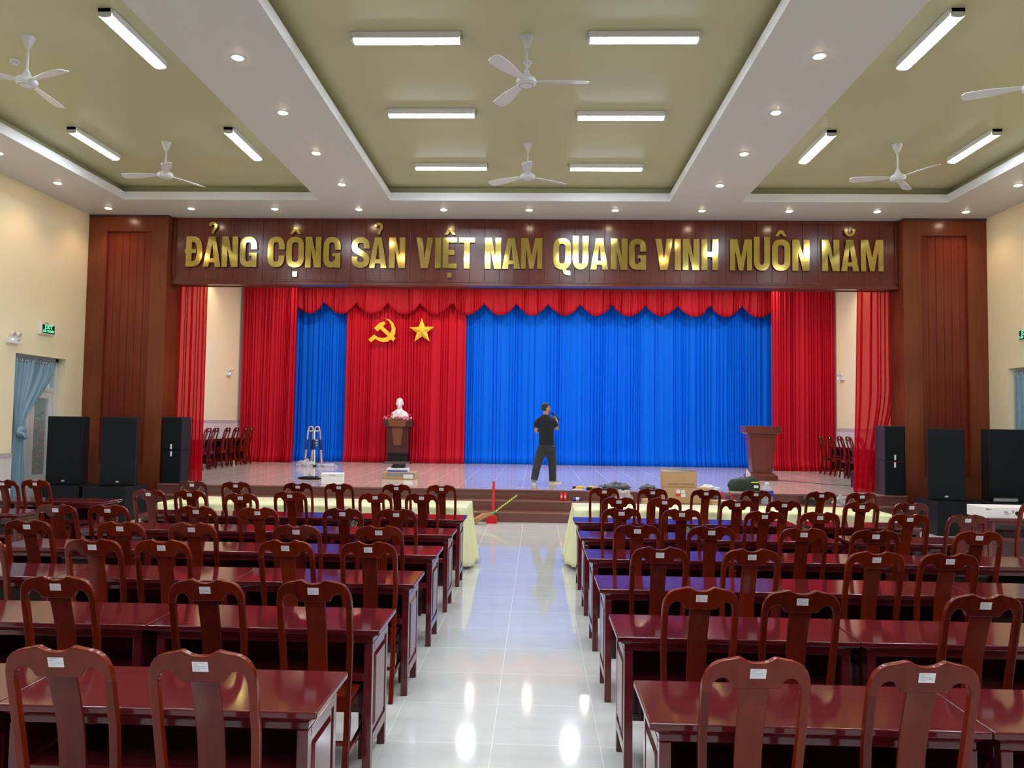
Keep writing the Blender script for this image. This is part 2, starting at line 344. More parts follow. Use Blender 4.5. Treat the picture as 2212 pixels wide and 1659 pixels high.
def sticker_mat():
    m, nt, b = new_mat('printed_sticker'); b.inputs['Roughness'].default_value = 0.5
    tc = N(nt, 'ShaderNodeTexCoord'); sx = N(nt, 'ShaderNodeSeparateXYZ'); nt.links.new(tc.outputs['Generated'], sx.inputs[0])
    def mth(op, a, v=None, b2=None):
        n = N(nt, 'ShaderNodeMath', operation=op); nt.links.new(a, n.inputs[0])
        if v is not None: n.inputs[1].default_value = v
        if b2 is not None: nt.links.new(b2, n.inputs[1])
        return n.outputs[0]
    z = sx.outputs[2]; x = sx.outputs[0]
    fr = mth('FRACT', mth('MULTIPLY', z, 6.0)); line = mth('LESS_THAN', fr, 0.38)
    rowid = mth('FLOOR', mth('MULTIPLY', z, 6.0)); wn = N(nt, 'ShaderNodeTexWhiteNoise', noise_dimensions='1D'); nt.links.new(rowid, wn.inputs['W'])
    lim = mth('MULTIPLY', wn.outputs['Value'], 0.55); lim2 = mth('ADD', lim, 0.38)
    inx = mth('MULTIPLY', mth('LESS_THAN', x, None, lim2), None, mth('GREATER_THAN', x, 0.08))
    inz = mth('MULTIPLY', mth('GREATER_THAN', z, 0.12), None, mth('LESS_THAN', z, 0.92))
    no = N(nt, 'ShaderNodeTexNoise', Scale=60.0, Detail=1.0); nt.links.new(tc.outputs['Generated'], no.inputs['Vector']); ch = mth('GREATER_THAN', no.outputs['Fac'], 0.45)
    mask = mth('MULTIPLY', mth('MULTIPLY', mth('MULTIPLY', line, None, inx), None, inz), None, ch)
    mx = N(nt, 'ShaderNodeMix', data_type='RGBA'); mx.inputs[6].default_value = (0.80, 0.80, 0.84, 1); mx.inputs[7].default_value = (0.30, 0.30, 0.33, 1)
    nt.links.new(mask, mx.inputs[0]); nt.links.new(mx.outputs[2], b.inputs['Base Color']); return m
M['sticker'] = sticker_mat()

# ------------------------------------------------------------------ hall shell
def slab(name, x0, x1, y0, y1, z0, z1, mat, bevel=0):
    b = MB(); b.box(x0, x1, y0, y1, z0, z1); return struct(b.build(name, mat, bevel=bevel, smooth=0))
slab('floor', XL-0.3, XR+0.3, YBACK-0.2, YEND+0.2, -0.15, 0.0, M['floor'])
DY0, DY1, DZ = 13.05, 14.48, 2.94      # door opening in the left wall
b = MB(); X0, X1 = XL-0.28, XL
b.box(X0, X1, YBACK-0.2, DY0, 0, ZSC+0.2); b.box(X0, X1, DY1, YEND+0.2, 0, ZSC+0.2); b.box(X0, X1, DY0, DY1, DZ, ZSC+0.2)
struct(b.build('wall_left', M['wall'], smooth=0))
RY0, RY1 = 12.9, 14.44
b = MB(); X0, X1 = XR, XR+0.28
b.box(X0, X1, YBACK-0.2, RY0, 0, ZSC+0.2); b.box(X0, X1, RY1, YEND+0.2, 0, ZSC+0.2); b.box(X0, X1, RY0, RY1, DZ+0.02, ZSC+0.2)
struct(b.build('wall_right', M['wall'], smooth=0))
slab('wall_back', XL-0.28, XR+0.28, YBACK-0.2, YBACK, 0, ZSC+0.2, M['pilaster'])
slab('wall_front', XL, XR, YEND, YEND+0.2, 0, ZSC+0.2, M['wall'])
# ceiling: a lower soffit with three long coffers
CO = [(-7.79, -4.11), (-2.77, 2.37), (3.69, 7.36)]; CY0, CY1 = -3.2, 13.97
def ring_layer(b, inset, z0, z1, y_end):
    xs = [XL]
    for a, c in CO: xs += [a-inset, c+inset]
    xs.append(XR)
    for i in range(0, 8, 2): b.box(xs[i], xs[i+1], CY0-inset, CY1+inset, z0, z1)
    b.box(XL, XR, YBACK, CY0-inset, z0, z1); b.box(XL, XR, CY1+inset, y_end, z0, z1)
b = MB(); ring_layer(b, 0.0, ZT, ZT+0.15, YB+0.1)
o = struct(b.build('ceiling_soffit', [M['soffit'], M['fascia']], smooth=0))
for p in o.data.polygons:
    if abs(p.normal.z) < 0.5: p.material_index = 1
b = MB(); ring_layer(b, 0.12, ZT+0.15, ZU, YB+0.1); struct(b.build('ceiling_coffer_sides', M['khaki'], smooth=0))
slab('ceiling', XL, XR, YBACK, YB+0.1, ZU, ZU+0.15, M['khaki'])
slab('ceiling_stage', XL, XR, YB+0.1, YEND, ZSC, ZSC+0.15, M['soffit'])
slab('wall_above_header', XCL+0.004, XCR-0.004, YB+0.13, YB+0.3, ZB+0.002, ZT-0.002, M['matt_wood'])
# dado tiling
def dado(name, side, y0, y1, z0, z1):
    x = XL if side < 0 else XR; e = 0.012*(-side)
    b = MB(); b.box(min(x, x+e), max(x, x+e), y0, y1, z0, z1-0.09); o = struct(b.build(name, M['dado'], smooth=0))
    b = MB(); e2 = 0.016*(-side); b.box(min(x, x+e2), max(x, x+e2), y0, y1, z1-0.09, z1); struct(b.build(name+'_border', M['dado_border'], smooth=0))
dado('trim_1', -1, YBACK, DY0-0.0, 0, 1.2); dado('trim_2', -1, DY1, YC, 0, 1.2); dado('trim_3', -1, YC+0.6, YEND, ZS, 1.80)
dado('trim_4', 1, YBACK, RY0, 0, 1.2); dado('trim_5', 1, RY1, YC, 0, 1.2); dado('trim_6', 1, YC+0.6, YEND, ZS, 1.80)

# stage platform and its three steps
slab('floor_stage', XL+0.02, XR-0.02, YC+0.62, YEND, 0.0, ZS, M['stage_floor'])
slab('floor_stage_front', XCL+0.005, XCR-0.005, YSTAGE, YC+0.62, 0.0, ZS, M['stage_floor'])
b = MB(); h3 = ZS/3
b.box(XCL+0.005, XCR-0.005, YSTAGE-0.62, YSTAGE-0.31, 0, h3-0.03); b.box(XCL+0.005, XCR-0.005, YSTAGE-0.31, YSTAGE-0.001, 0, 2*h3-0.03)
struct(b.build('floor_step_risers', M['granite'], smooth=0))
b = MB(); b.box(XCL+0.005, XCR-0.005, YSTAGE-0.635, YSTAGE-0.311, h3-0.03, h3); b.box(XCL+0.005, XCR-0.005, YSTAGE-0.325, YSTAGE-0.001, 2*h3-0.03, 2*h3)
struct(b.build('floor_step_treads', M['granite_nose'], bevel=0.008, smooth=30))
b = MB(); b.box(XCL+0.005, XCR-0.005, YSTAGE-0.012, YSTAGE-0.0005, 2*h3, ZS-0.03); struct(b.build('floor_stage_riser', M['granite'], smooth=0))
b = MB(); b.box(XCL+0.005, XCR-0.005, YSTAGE-0.03, YSTAGE-0.0005, ZS-0.03, ZS+0.002); struct(b.build('floor_stage_edge', M['granite_nose'], bevel=0.006, smooth=30))

# ------------------------------------------------------------------ pilasters and header
def pilaster(x0, x1, px0, px1, label):
    t = thing('wood_pilaster', label, 'pilaster', ((x0+x1)/2, YC, 0), 0, 'wood clad pilasters beside the stage')
    cx = (x0+x1)/2; a, c = x0-cx, x1-cx; pa, pc = px0-cx, px1-cx; zt, zb = 5.60, 0.92
    b = MB(); b.box(a, pa, 0, 0.6, 0, ZT-0.001); b.box(pc, c, 0, 0.6, 0, ZT-0.001); b.box(pa, pc, 0, 0.6, zt, ZT-0.001); b.box(pa, pc, 0, 0.6, 0, zb); b.box(pa, pc, 0.06, 0.6, zb, zt)
    b.build('frame', M['pilaster'], t, smooth=0)
    b = MB(); n = 6; w = (pc-pa)/n
    for i in range(n): b.box(pa+i*w+0.003, pa+(i+1)*w-0.003, 0.045+0.004*(i % 2), 0.06, zb, zt)
    b.build('plank_panel', M['pilaster_panel'], t, bevel=0.004, seg=1, smooth=0)
    b = MB(); r = 0.02
    b.box(pa, pa+r, -0.008, 0.05, zb, zt); b.box(pc-r, pc, -0.008, 0.05, zb, zt); b.box(pa, pc, -0.008, 0.05, zt-r, zt); b.box(pa, pc, -0.008, 0.05, zb, zb+r)
    b.build('moulding', M['pilaster_panel'], t, bevel=0.005, smooth=30)
    b = MB(); b.box(a, c, -0.015, 0, ZT-0.05, ZT-0.001); b.build('dark_top_strip', M['dark_wood'], t, smooth=0)  # thin dark strip along the top edge of the pilaster
pilaster(XL+0.003, XCL, -8.72, -7.80, 'tall brown wood clad pilaster left of the stage opening')
pilaster(XCR, XR-0.003, 7.41, 8.30, 'tall brown wood clad pilaster right of the stage opening')
t = thing('header_panel', 'long glossy brown plank header over the stage carrying gold letters', 'header', (0, YB, 0))
b = MB(); n = 48; w = (XCR-XCL-0.12)/n
for i in range(n): b.box(XCL+0.06+i*w+0.0015, XCL+0.06+(i+1)*w-0.0015, 0.0, 0.03, ZB+0.1, ZT-0.002)
b.build('plank_panel', M['header'], t, bevel=0.005, seg=2, smooth=30)
b = MB(); b.box(XCL+0.003, XCR-0.003, 0.031, 0.12, ZB+0.02, ZT-0.002); b.build('backing', M['dark_wood'], t, smooth=0)
b = MB(); b.box(XCL+0.003, XCR-0.003, -0.05, 0.12, ZB, ZB+0.07); b.box(XCL+0.003, XCR-0.003, -0.03, 0.1, ZB+0.07, ZB+0.11)
b.box(XCL+0.003, XCL+0.063, -0.03, 0.1, ZB+0.11, ZT-0.002); b.box(XCR-0.063, XCR-0.003, -0.03, 0.1, ZB+0.11, ZT-0.002)
b.build('edge_moulding', M['header'], t, bevel=0.01, smooth=30)

# gold letters: D-bar, A, N ... each letter is its own thing
def letter(ch, x0, x1, z0, label):
    w, h, s = x1-x0, 0.622, 0.114; y0, y1 = -0.028, 0.0
    base = {'Đ': 'D', 'Ả': 'A', 'Ộ': 'O', 'Ệ': 'E', 'Ô': 'O', 'Ă': 'A'}.get(ch, ch)
    root = thing('gold_letter', label, 'letter', ((x0+x1)/2, YB-0.022, z0), 0, 'gold letters on the stage header')
    b = MB(); q = lambda pts: [(a*w-w/2, c*h) for a, c in pts]; k = s/w; g = s/h*0.86
    def curve(pts, closed=False):    # centre line given in the 0..1 box between stroke centres
        P = [(-w/2+s/2+a*(w-s), s/2+c*(h-s)) for a, c in pts]; n = len(P); out = []
        for i in range(n if closed else n-1):
            p0, p1, p2, p3 = (P[(i-1) % n], P[i], P[(i+1) % n], P[(i+2) % n]) if closed else (P[max(i-1, 0)], P[i], P[i+1], P[min(i+2, n-1)])
            for j in range(5):
                u = j/5; out.append(tuple(0.5*(2*p1[d]+(p2[d]-p0[d])*u+(2*p0[d]-5*p1[d]+4*p2[d]-p3[d])*u*u+(3*p1[d]-p0[d]-3*p2[d]+p3[d])*u**3) for d in (0, 1)))
        if not closed: out.append(P[-1])
        b.stroke(out, s, y0, y1, closed)
    oval = [(0, .5), (0, .72), (.04, .86), (.2, .97), (.5, 1), (.8, .97), (.96, .86), (1, .72), (1, .5), (1, .28), (.96, .14), (.8, .03), (.5, 0), (.2, .03), (.04, .14), (0, .28)]
    if base == 'I': b.box(-w/2, w/2, y0, y1, 0, h)
    elif base == 'T': b.prism(q([(0, 1), (1, 1), (1, 1-g), (.5+k/2, 1-g), (.5+k/2, 0), (.5-k/2, 0), (.5-k/2, 1-g), (0, 1-g)]), y0, y1)
    elif base == 'E': b.prism(q([(0, 0), (0, 1), (1, 1), (1, 1-g), (k, 1-g), (k, .5+g/2+.02), (.85, .5+g/2+.02), (.85, .5-g/2+.02), (k, .5-g/2+.02), (k, g), (1, g), (1, 0)]), y0, y1)
    elif base == 'H': b.prism(q([(0, 0), (0, 1), (k, 1), (k, .5+g/2), (1-k, .5+g/2), (1-k, 1), (1, 1), (1, 0), (1-k, 0), (1-k, .5-g/2), (k, .5-g/2), (k, 0)]), y0, y1)
    elif base == 'N': b.prism(q([(0, 0), (0, 1), (k*1.15, 1), (1-k, .40), (1-k, 1), (1, 1), (1, 0), (1-k*1.15, 0), (k, .60), (k, 0)]), y0, y1)
    elif base == 'M': b.prism(q([(0, 0), (0, 1), (k*1.25, 1), (.5, .42), (1-k*1.25, 1), (1, 1), (1, 0), (1-k*.86, 0), (1-k*.86, .68), (.5+k*.36, 0), (.5-k*.36, 0), (k*.86, .68), (k*.86, 0)]), y0, y1)
    elif base == 'V': b.prism(q([(0, 1), (k*1.05, 1), (.5, .30), (1-k*1.05, 1), (1, 1), (.5+k*.62, 0), (.5-k*.62, 0)]), y0, y1)
    elif base == 'A':
        for sg in (-1, 1):
            b.prism([(sg*(-w/2+a*w)*-1 if False else sg*(w/2-a*w), c*h) for a, c in [(0, 0), (k*1.02, 0), (.5, .80), (.5, 1), (.5-k*.6, 1)]], y0, y1)
        b.box(-w*0.24, w*0.24, y0+0.001, y1-0.001, h*0.15, h*0.28)
    elif base == 'U': curve([(0, 1.21), (0, .8), (0, .3), (.06, .12), (.25, .02), (.5, 0), (.75, .02), (.94, .12), (1, .3), (1, .8), (1, 1.21)])
    elif base in 'O': curve(oval, True)
    elif base == 'Q': curve(oval, True); b.prism([(0.0, 0.09), (0.07, 0.11), (0.085, -0.02), (0.165, -0.035), (0.165, -0.115), (0.09, -0.115), (0.04, -0.085), (0.015, -0.02)], y0-0.001, y1)
    elif base == 'C': curve([(1, .60), (1, .72), (.96, .86), (.8, .97), (.5, 1), (.2, .97), (.04, .86), (0, .72), (0, .5), (0, .28), (.04, .14), (.2, .03), (.5, 0), (.8, .03), (.96, .14), (1, .28), (1, .36)])
    elif base == 'G':
        curve([(1, .60), (1, .72), (.96, .86), (.8, .97), (.5, 1), (.2, .97), (.04, .86), (0, .72), (0, .5), (0, .28), (.04, .14), (.2, .03), (.5, 0), (.75, .04), (.88, .14)])
        b.box(w/2-s*0.95, w/2, y0-0.001, y1-0.001, 0, h*.47); b.box(w*0.02, w/2-s*0.95, y0-0.001, y1-0.001, h*.37, h*.47)
    elif base == 'S': curve([(1, .66), (1, .78), (.92, .92), (.7, .99), (.5, 1), (.3, .99), (.06, .90), (0, .76), (.06, .63), (.3, .54), (.62, .46), (.92, .36), (1, .22), (.94, .08), (.7, .01), (.5, 0), (.3, .01), (.06, .09), (0, .22), (0, .33)])
    elif base == 'D':
        g2 = 0.5*s; P = [(-w/2+g2, g2), (-w/2+g2, h-g2)]; cx = -w/2+w*0.38
        for i in range(13):
            a = PI/2-PI*i/12; P.append((cx+math.copysign(abs(math.cos(a))**0.75, math.cos(a))*(w/2-g2-cx), h/2+math.copysign(abs(math.sin(a))**0.8, math.sin(a))*(h/2-g2)))
        b.stroke(P, s, y0, y1, True)
        if ch == 'Đ': b.box(-w/2-0.025, -w/2+0.20, y0-0.001, y1-0.001, h*.45, h*.58)
    def fin(bb, nm, par):
        o = bb.build(nm, [M['gold'], M['gold_side']], par, smooth=0)
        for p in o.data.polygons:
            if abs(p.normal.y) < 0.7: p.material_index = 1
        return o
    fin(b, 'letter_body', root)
    if ch in 'ỘỆÔ':
        c = MB(); zc = h+0.06; c.prism([(-.115, zc), (-.035, zc+.125), (.035, zc+.125), (.115, zc), (.05, zc), (0, zc+.062), (-.05, zc)], y0, y1); fin(c, 'circumflex', root)
    if ch in 'ỘỆ':
        c = MB(); c.box(-.045, .045, y0, y1, -0.185, -0.085); fin(c, 'dot_below', root)
    if ch == 'Ả':
        c = MB(); zc = h+0.05
        c.stroke([(-.055, zc+.165), (-.045, zc+.20), (-.005, zc+.222), (.04, zc+.212), (.062, zc+.175), (.058, zc+.125), (.028, zc+.09), (.012, zc+.05), (.006, zc+.01)], 0.055, y0, y1); fin(c, 'hook_above', root)
    if ch == 'Ă':
        c = MB(); zc = h+0.20
        c.stroke([(-.088, zc+.01), (-.075, zc-.055), (-.045, zc-.095), (0, zc-.11), (.045, zc-.095), (.075, zc-.055), (.088, zc+.01)], 0.048, y0, y1); fin(c, 'breve', root)
LET = [('ĐẢNG', [(-7.135, -6.801), (-6.786, -6.424), (-6.403, -6.075), (-6.033, -5.69)]), ('CỘNG', [(-5.466, -5.128), (-5.088, -4.73), (-4.702, -4.382), (-4.335, -3.991)]),
 ('SẢN', [(-3.762, -3.406), (-3.415, -3.055), (-3.008, -2.686)]), ('VIỆT', [(-2.462, -2.129), (-2.087, -1.966), (-1.931, -1.652), (-1.606, -1.292)]),
 ('NAM', [(-1.089, -0.766), (-0.743, -0.388), (-0.37, 0.054)]), ('QUANG', [(0.273, 0.625), (0.659, 0.968), (1.013, 1.361), (1.412, 1.742), (1.768, 2.108)]),
 ('VINH', [(2.291, 2.629), (2.671, 2.789), (2.827, 3.152), (3.197, 3.524)]), ('MUÔN', [(3.755, 4.183), (4.217, 4.534), (4.572, 4.927), (4.97, 5.303)]), ('NĂM', [(5.544, 5.884), (5.913, 6.257), (6.297, 6.732)])]
ORD = ['first', 'second', 'third', 'fourth', 'fifth', 'sixth', 'seventh', 'eighth', 'ninth', 'tenth', 'eleventh']
for wi, (word, xs) in enumerate(LET):
    for li, (chh, (xa, xb)) in enumerate(zip(word, xs)):
        letter(chh, xa*1.003, xb*1.003, 4.905, 'polished gold letter %s, %s letter of the word %s' % (chh, ORD[li], word))

# ------------------------------------------------------------------ draped curtains
def smoothstep(a, b_, x): x = min(max((x-a)/(b_-a), 0), 1); return x*x*(3-2*x)
def pleats(name, x0, x1, y, z0, z1, folds, amp, mat, seed, parent=None, hem=None, top=None, flare=0.0, nz=26, per=10, thick=0.006, spread=None, over=0.0):
    rnd = random.Random(seed); wd = [rnd.uniform(0.35, 1.0)+(rnd.random() < .22)*rnd.uniform(.4, 1.3) for _ in range(folds)]; tot = sum(wd)
    cum = [0]
    for q in wd: cum.append(cum[-1]+q/tot)
    am = [rnd.uniform(0.35, 1.25) for _ in range(folds+1)]; dr = [rnd.uniform(-1, 1) for _ in range(folds+1)]
    bm = bmesh.new(); grid = []
    nx = folds*per
    for iz in range(nz+1):
        v = iz/nz; row = []
        for ix in range(nx+1):
            f = ix/per; i = min(int(f), folds-1); u = f-i
            u2 = u+over*math.sin(2*PI*u)/(2*PI); U = cum[i]*(1-u2)+cum[i+1]*u2
            drift = (dr[i]*(1-u)+dr[min(i+1, folds)]*u)*0.30*v*v*(x1-x0)/folds
            ztop = top(U) if top else z1; zbot = hem(U) if hem else z0
            z = ztop+(zbot-ztop)*v
            a = am[i]*(1-u)+am[min(i+1, folds)]*u; A = amp*a*(0.75+0.45*v)
            ph = 2*PI*u
            yy = y-A*(math.cos(ph)*0.75+0.25*math.cos(2*ph+dr[i]*2+v*1.5))-0.3*amp*math.sin(U*17+seed+v)
            if spread: xa, xb = spread(v)
            else: xa, xb = x0, x1
            xx = xa+(xb-xa)*U+drift
            if flare and v > 0.9: yy -= flare*((v-0.9)/0.1)**2*(0.5+0.5*a)
            row.append(bm.verts.new((xx, yy, z)))
        grid.append(row)
    for iz in range(nz):
        for ix in range(nx): bm.faces.new((grid[iz][ix], grid[iz][ix+1], grid[iz+1][ix+1], grid[iz+1][ix]))
    me = bpy.data.meshes.new(name); bm.to_mesh(me); bm.free(); me.polygons.foreach_set('use_smooth', [True]*len(me.polygons))
    me.materials.append(mat); o = bpy.data.objects.new(name, me); col.objects.link(o)
    if thick: s = o.modifiers.new('thickness', 'SOLIDIFY'); s.thickness = thick; s.offset = 0
    if parent: o.parent = parent
    return o
ZF = ZS+0.003
tag(pleats('stage_curtain', -7.75, -5.93, 23.98, ZF, ZSC-0.003, 17, 0.042, M['blue'], 1, over=0.55, flare=0.10), 'narrow blue pleated curtain left of the red emblem curtain', 'curtain')
tag(pleats('stage_curtain', -6.0, -2.25, 23.80, ZF, ZSC-0.003, 36, 0.042, M['red'], 2, over=0.55, flare=0.12), 'red pleated curtain at the stage back carrying the gold emblems', 'curtain')
tag(pleats('stage_curtain', -2.3, 7.3, 23.98, ZF, ZSC-0.003, 84, 0.040, M['blue'], 3, over=0.55, flare=0.12), 'wide bright blue pleated curtain filling the stage back right of the emblems', 'curtain')
tag(pleats('stage_curtain', -8.98, -7.33, 23.0, ZF, ZSC-0.003, 20, 0.042, M['red'], 4, over=0.55, flare=0.10), 'red side curtain at the left of the stage behind the stored chairs', 'curtain', None)
tag(pleats('stage_curtain', 6.80, 8.62, 22.6, ZF, ZSC-0.003, 22, 0.042, M['red'], 5, over=0.55, flare=0.10), 'red side curtain at the right of the stage behind the lectern', 'curtain', None)
def val_hem(U): return 5.50-0.36*abs(math.sin(PI*(U*15+0.02)))**0.9
tag(pleats('valance', -7.62, 7.25, 23.58, 5.2, ZSC-0.003, 110, 0.040, M['red_valance'], 6, hem=val_hem, nz=8, per=8), 'scalloped red valance hanging across the top of the stage curtains', 'valance')
tag(pleats('sheer_curtain', -7.62, -6.9, 15.75, ZF, ZT+0.1, 8, 0.06, M['sheer'], 7, nz=20, per=16, thick=0, over=2.4, spread=lambda v: (-7.60, -6.93+0.02*v)), 'sheer red curtain hanging at the left edge of the stage opening', 'curtain')
tag(pleats('sheer_curtain', 6.42, 7.2, 15.72, ZF, ZT+0.1, 8, 0.06, M['sheer'], 8, nz=24, per=16, thick=0, over=2.4, spread=lambda v: (6.46-0.10*v, 7.17-0.42*smoothstep(.62, 1, v))), 'sheer red curtain hanging at the right edge of the stage opening', 'curtain')

# emblems pinned on the red curtain
t = thing('hammer_and_sickle', 'yellow hammer and sickle emblem pinned high on the red curtain', 'emblem', (-4.85, 23.66, 4.65))
def cpx(pts, s=0.00262, ox=1092, oz=622): return [((x-ox)*s, (oz-z)*s) for x, z in pts]
b = MB(); b.prism(cpx([(990, 600), (1060, 533), (1112, 518), (1128, 545), (1097, 575), (1252, 716), (1222, 755), (1066, 607), (1036, 640)]), -0.045, 0); b.build('hammer', M['emblem'], t, bevel=0.006, smooth=30)
b = MB(); b.prism(cpx([(1113, 480), (1170, 492), (1220, 535), (1248, 600), (1245, 665), (1215, 720), (1160, 756), (1110, 766), (1060, 755), (1008, 726), (958, 768), (926, 736), (994, 674), (1040, 706), (1090, 716), (1140, 705), (1180, 672), (1202, 620), (1196, 560), (1165, 512)]), -0.035, -0.002); b.build('sickle', M['emblem'], t, bevel=0.006, smooth=30)
b = MB(); P5 = []
for i in range(10):
    a = PI/2+i*PI/5+0.03; r = 0.405 if i % 2 == 0 else 0.165
    P5.append(Vector((r*math.cos(a), 0, r*math.sin(a))))
vs = [p for p in P5]+[p+Vector((0, 0.03, 0)) for p in P5]+[Vector((0, -0.09, 0))]
b._add(vs, [(i, (i+1) % 10, 20) for i in range(10)]+[(i, i+10, (i+1) % 10+10, (i+1) % 10) for i in range(10)]+[tuple(range(10, 20))])
o = b.build('star_emblem', M['emblem'], None, smooth=0, loc=(-3.62, 23.64, 4.635)); tag(o, 'faceted yellow five pointed star pinned on the red curtain', 'emblem')

# ------------------------------------------------------------------ lamps in the ceiling
def make_batten():
    t = thing('fluorescent_light', '', 'ceiling light', (0, 0, ZU), 0, 'twin tube fluorescent battens on the ceiling')
    b = MB(); b.box(-0.62, 0.62, -0.075, 0.075, -0.05, 0); b.box(-0.60, 0.60, -0.085, -0.075, -0.075, 0); b.box(-0.60, 0.60, 0.075, 0.085, -0.075, 0); b.build('housing', M['white'], t, bevel=0.006)
    for s in (-1, 1):
        b = MB(); b.tube([(-0.595, s*0.042, -0.072), (0.595, s*0.042, -0.072)], 0.0145, 10); b.build('tube', M['tube'], t)
        b = MB(); b.prism([(-.075, 0), (.075, 0), (.07, -.085), (.03, -.098), (-.03, -.098), (-.07, -.085)], s*0.595 if s > 0 else -0.62, 0.62 if s > 0 else -0.595, 'X'); b.build('end_cap', M['silver'], t, bevel=0.004)
    return t
bat = make_batten(); first = True
FL = [((-1.52, 8.41, 0), 'nearest left fluorescent light in the central coffer'), ((1.13, 8.41, 0), 'nearest right fluorescent light in the central coffer'),
 ((-1.53, 10.52, 0), 'middle left fluorescent light in the central coffer'), ((1.11, 10.6, 0), 'middle right fluorescent light in the central coffer'),
 ((-1.51, 12.77, 0), 'farthest left fluorescent light in the central coffer'), ((1.10, 12.78, 0), 'farthest right fluorescent light in the central coffer'),
 ((-4.65, 8.43, 1), 'nearest fluorescent light in the left coffer beside the beam'), ((-7.04, 11.72, 1), 'fluorescent light in the left coffer on the wall side'),
 ((-4.66, 11.73, 1), 'far fluorescent light in the left coffer beside the beam'), ((4.29, 8.5, 1), 'nearest fluorescent light in the right coffer beside the beam'),
 ((4.25, 11.82, 1), 'far fluorescent light in the right coffer beside the beam'), ((6.6, 11.78, 1), 'fluorescent light in the right coffer on the wall side')]
for (x, y, r), lab in FL:
    o = bat if first else copy_tree(bat); first = False
    o.location = (x, y, ZU-0.001); o.rotation_euler = (0, 0, r*PI/2); o['label'] = lab
def make_downlight():
    t = thing('downlight', '', 'downlight', (0, 0, ZT), 0, 'small warm recessed downlights')
    b = MB(); b.lathe([(0.057, 0), (0.072, 0), (0.074, -0.003), (0.070, -0.008), (0.057, -0.006)], n=20); b.build('trim_ring', M['white'], t)
    b = MB(); b.lathe([(0.001, -0.002), (0.056, -0.002), (0.052, -0.014), (0.001, -0.022)], n=20); b.build('lens', M['bulb'], t)
    return t
dl = make_downlight(); first = True
DLS = [((-8.424+1.643*k, 14.56), '%s from the left in the downlight row along the stage header' % (['leftmost', 'second', 'third', 'fourth', 'fifth', 'sixth', 'seventh', 'eighth', 'ninth', 'tenth', 'eleventh'][k]) if k else 'leftmost warm downlight in the row along the stage header') for k in range(11)]
for s, x, nm in ((-1, -3.43, 'left'), (1, 3.05, 'right')):
    for k in range(4): DLS.append(((x, 8.376+1.543*k), 'warm downlight on the %s ceiling beam, %s' % (nm, ['nearest the camera', 'second nearest', 'third nearest', 'farthest'][k])))
DLS += [((-8.43, 12.98), 'far warm downlight above the left wall beside the coffer'), ((-8.42, 11.48), 'nearer warm downlight above the left wall, at the photo edge'),
        ((7.97, 12.93), 'warm downlight above the right wall beside the coffer')]
for (x, y), lab in DLS:
    o = dl if first else copy_tree(dl); first = False
    o.location = (x, y, ZT-0.001); o['label'] = lab
    wl = abs(x) > 7.5; spot_light('downlight_glow', x, y, ZT-0.03, SPOT*(1.4 if wl else 1.0), (1.0, .62, .32) if wl else WARM)
for y in (6.83, 5.29, 3.75, 2.2, 0.6, -1.0):
    for x in (-3.43, 3.05): spot_light('downlight_glow', x, y, ZT-0.03, SPOT)
for y in (9.98, 8.4, 6.8, 5.2, 3.6, 2.0):
    for x in (-8.42, 7.97): spot_light('downlight_glow', x, y, ZT-0.03, 1.4*SPOT, (1.0, .62, .32))
spot_light('downlight_glow', 7.97, 11.4, ZT-0.03, SPOT)
# ceiling fans
def make_fan():
    t = thing('ceiling_fan', '', 'ceiling fan', (0, 0, ZU), 0, 'white three blade ceiling fans')
    b = MB(); b.lathe([(0.001, 0), (0.075, 0), (0.072, -0.02), (0.03, -0.12), (0.018, -0.14), (0.001, -0.14)], n=20); b.build('canopy', M['fan'], t)
    b = MB(); b.tube([(0, 0, -0.1), (0, 0, -0.42)], 0.013, 10); b.build('downrod', M['fan'], t)
    b = MB(); b.lathe([(0.001, -0.37), (0.018, -0.38), (0.035, -0.43), (0.062, -0.47), (0.10, -0.49), (0.118, -0.515), (0.112, -0.545), (0.08, -0.57), (0.001, -0.575)], n=28); mt = b.build('motor', M['fan'], t)
    b = MB(); b.torus((0, 0, -0.567), 0.078, 0.005, 24, 6); b.build('trim_ring', M['grey'], mt)
    for k in range(3):
        a = 2*PI*k/3; b = MB()
        out = [(0.10, -0.024), (0.2, -0.042), (0.42, -0.078), (0.62, -0.088), (0.675, -0.075), (0.70, -0.04), (0.705, 0.02), (0.68, 0.06), (0.45, 0.066), (0.2, 0.04), (0.10, 0.024)]
        b.prism(out, -0.004, 0.004, 'Z')
        b.warp(lambda p: (p.x*math.cos(a)-p.y*math.sin(a), p.x*math.sin(a)+p.y*math.cos(a), -0.515+p.z+0.22*p.y-0.02*p.x)); b.build('blade', M['fan'], t)
    return t
fan = make_fan(); first = True
for x, y, r, lab in [(-5.89, 8.43, -0.44, 'white ceiling fan in the left coffer, nearest the camera'), (-5.91, 11.76, 3.12, 'white ceiling fan in the left coffer, far one near the stage'),
   (-0.17, 8.45, 0.02, 'white ceiling fan in the middle of the central coffer, nearer one'), (-0.2, 11.78, -1.55, 'white ceiling fan in the central coffer, far one near the stage'),
   (5.49, 8.6, 2.8, 'white ceiling fan in the right coffer, cut by the photo edge'), (5.47, 11.8, 3.05, 'white ceiling fan in the right coffer, far one near the stage')]:
    o = fan if first else copy_tree(fan); first = False
    o.location = (x, y, ZU-0.001); o.rotation_euler = (0, 0, r); o['label'] = lab
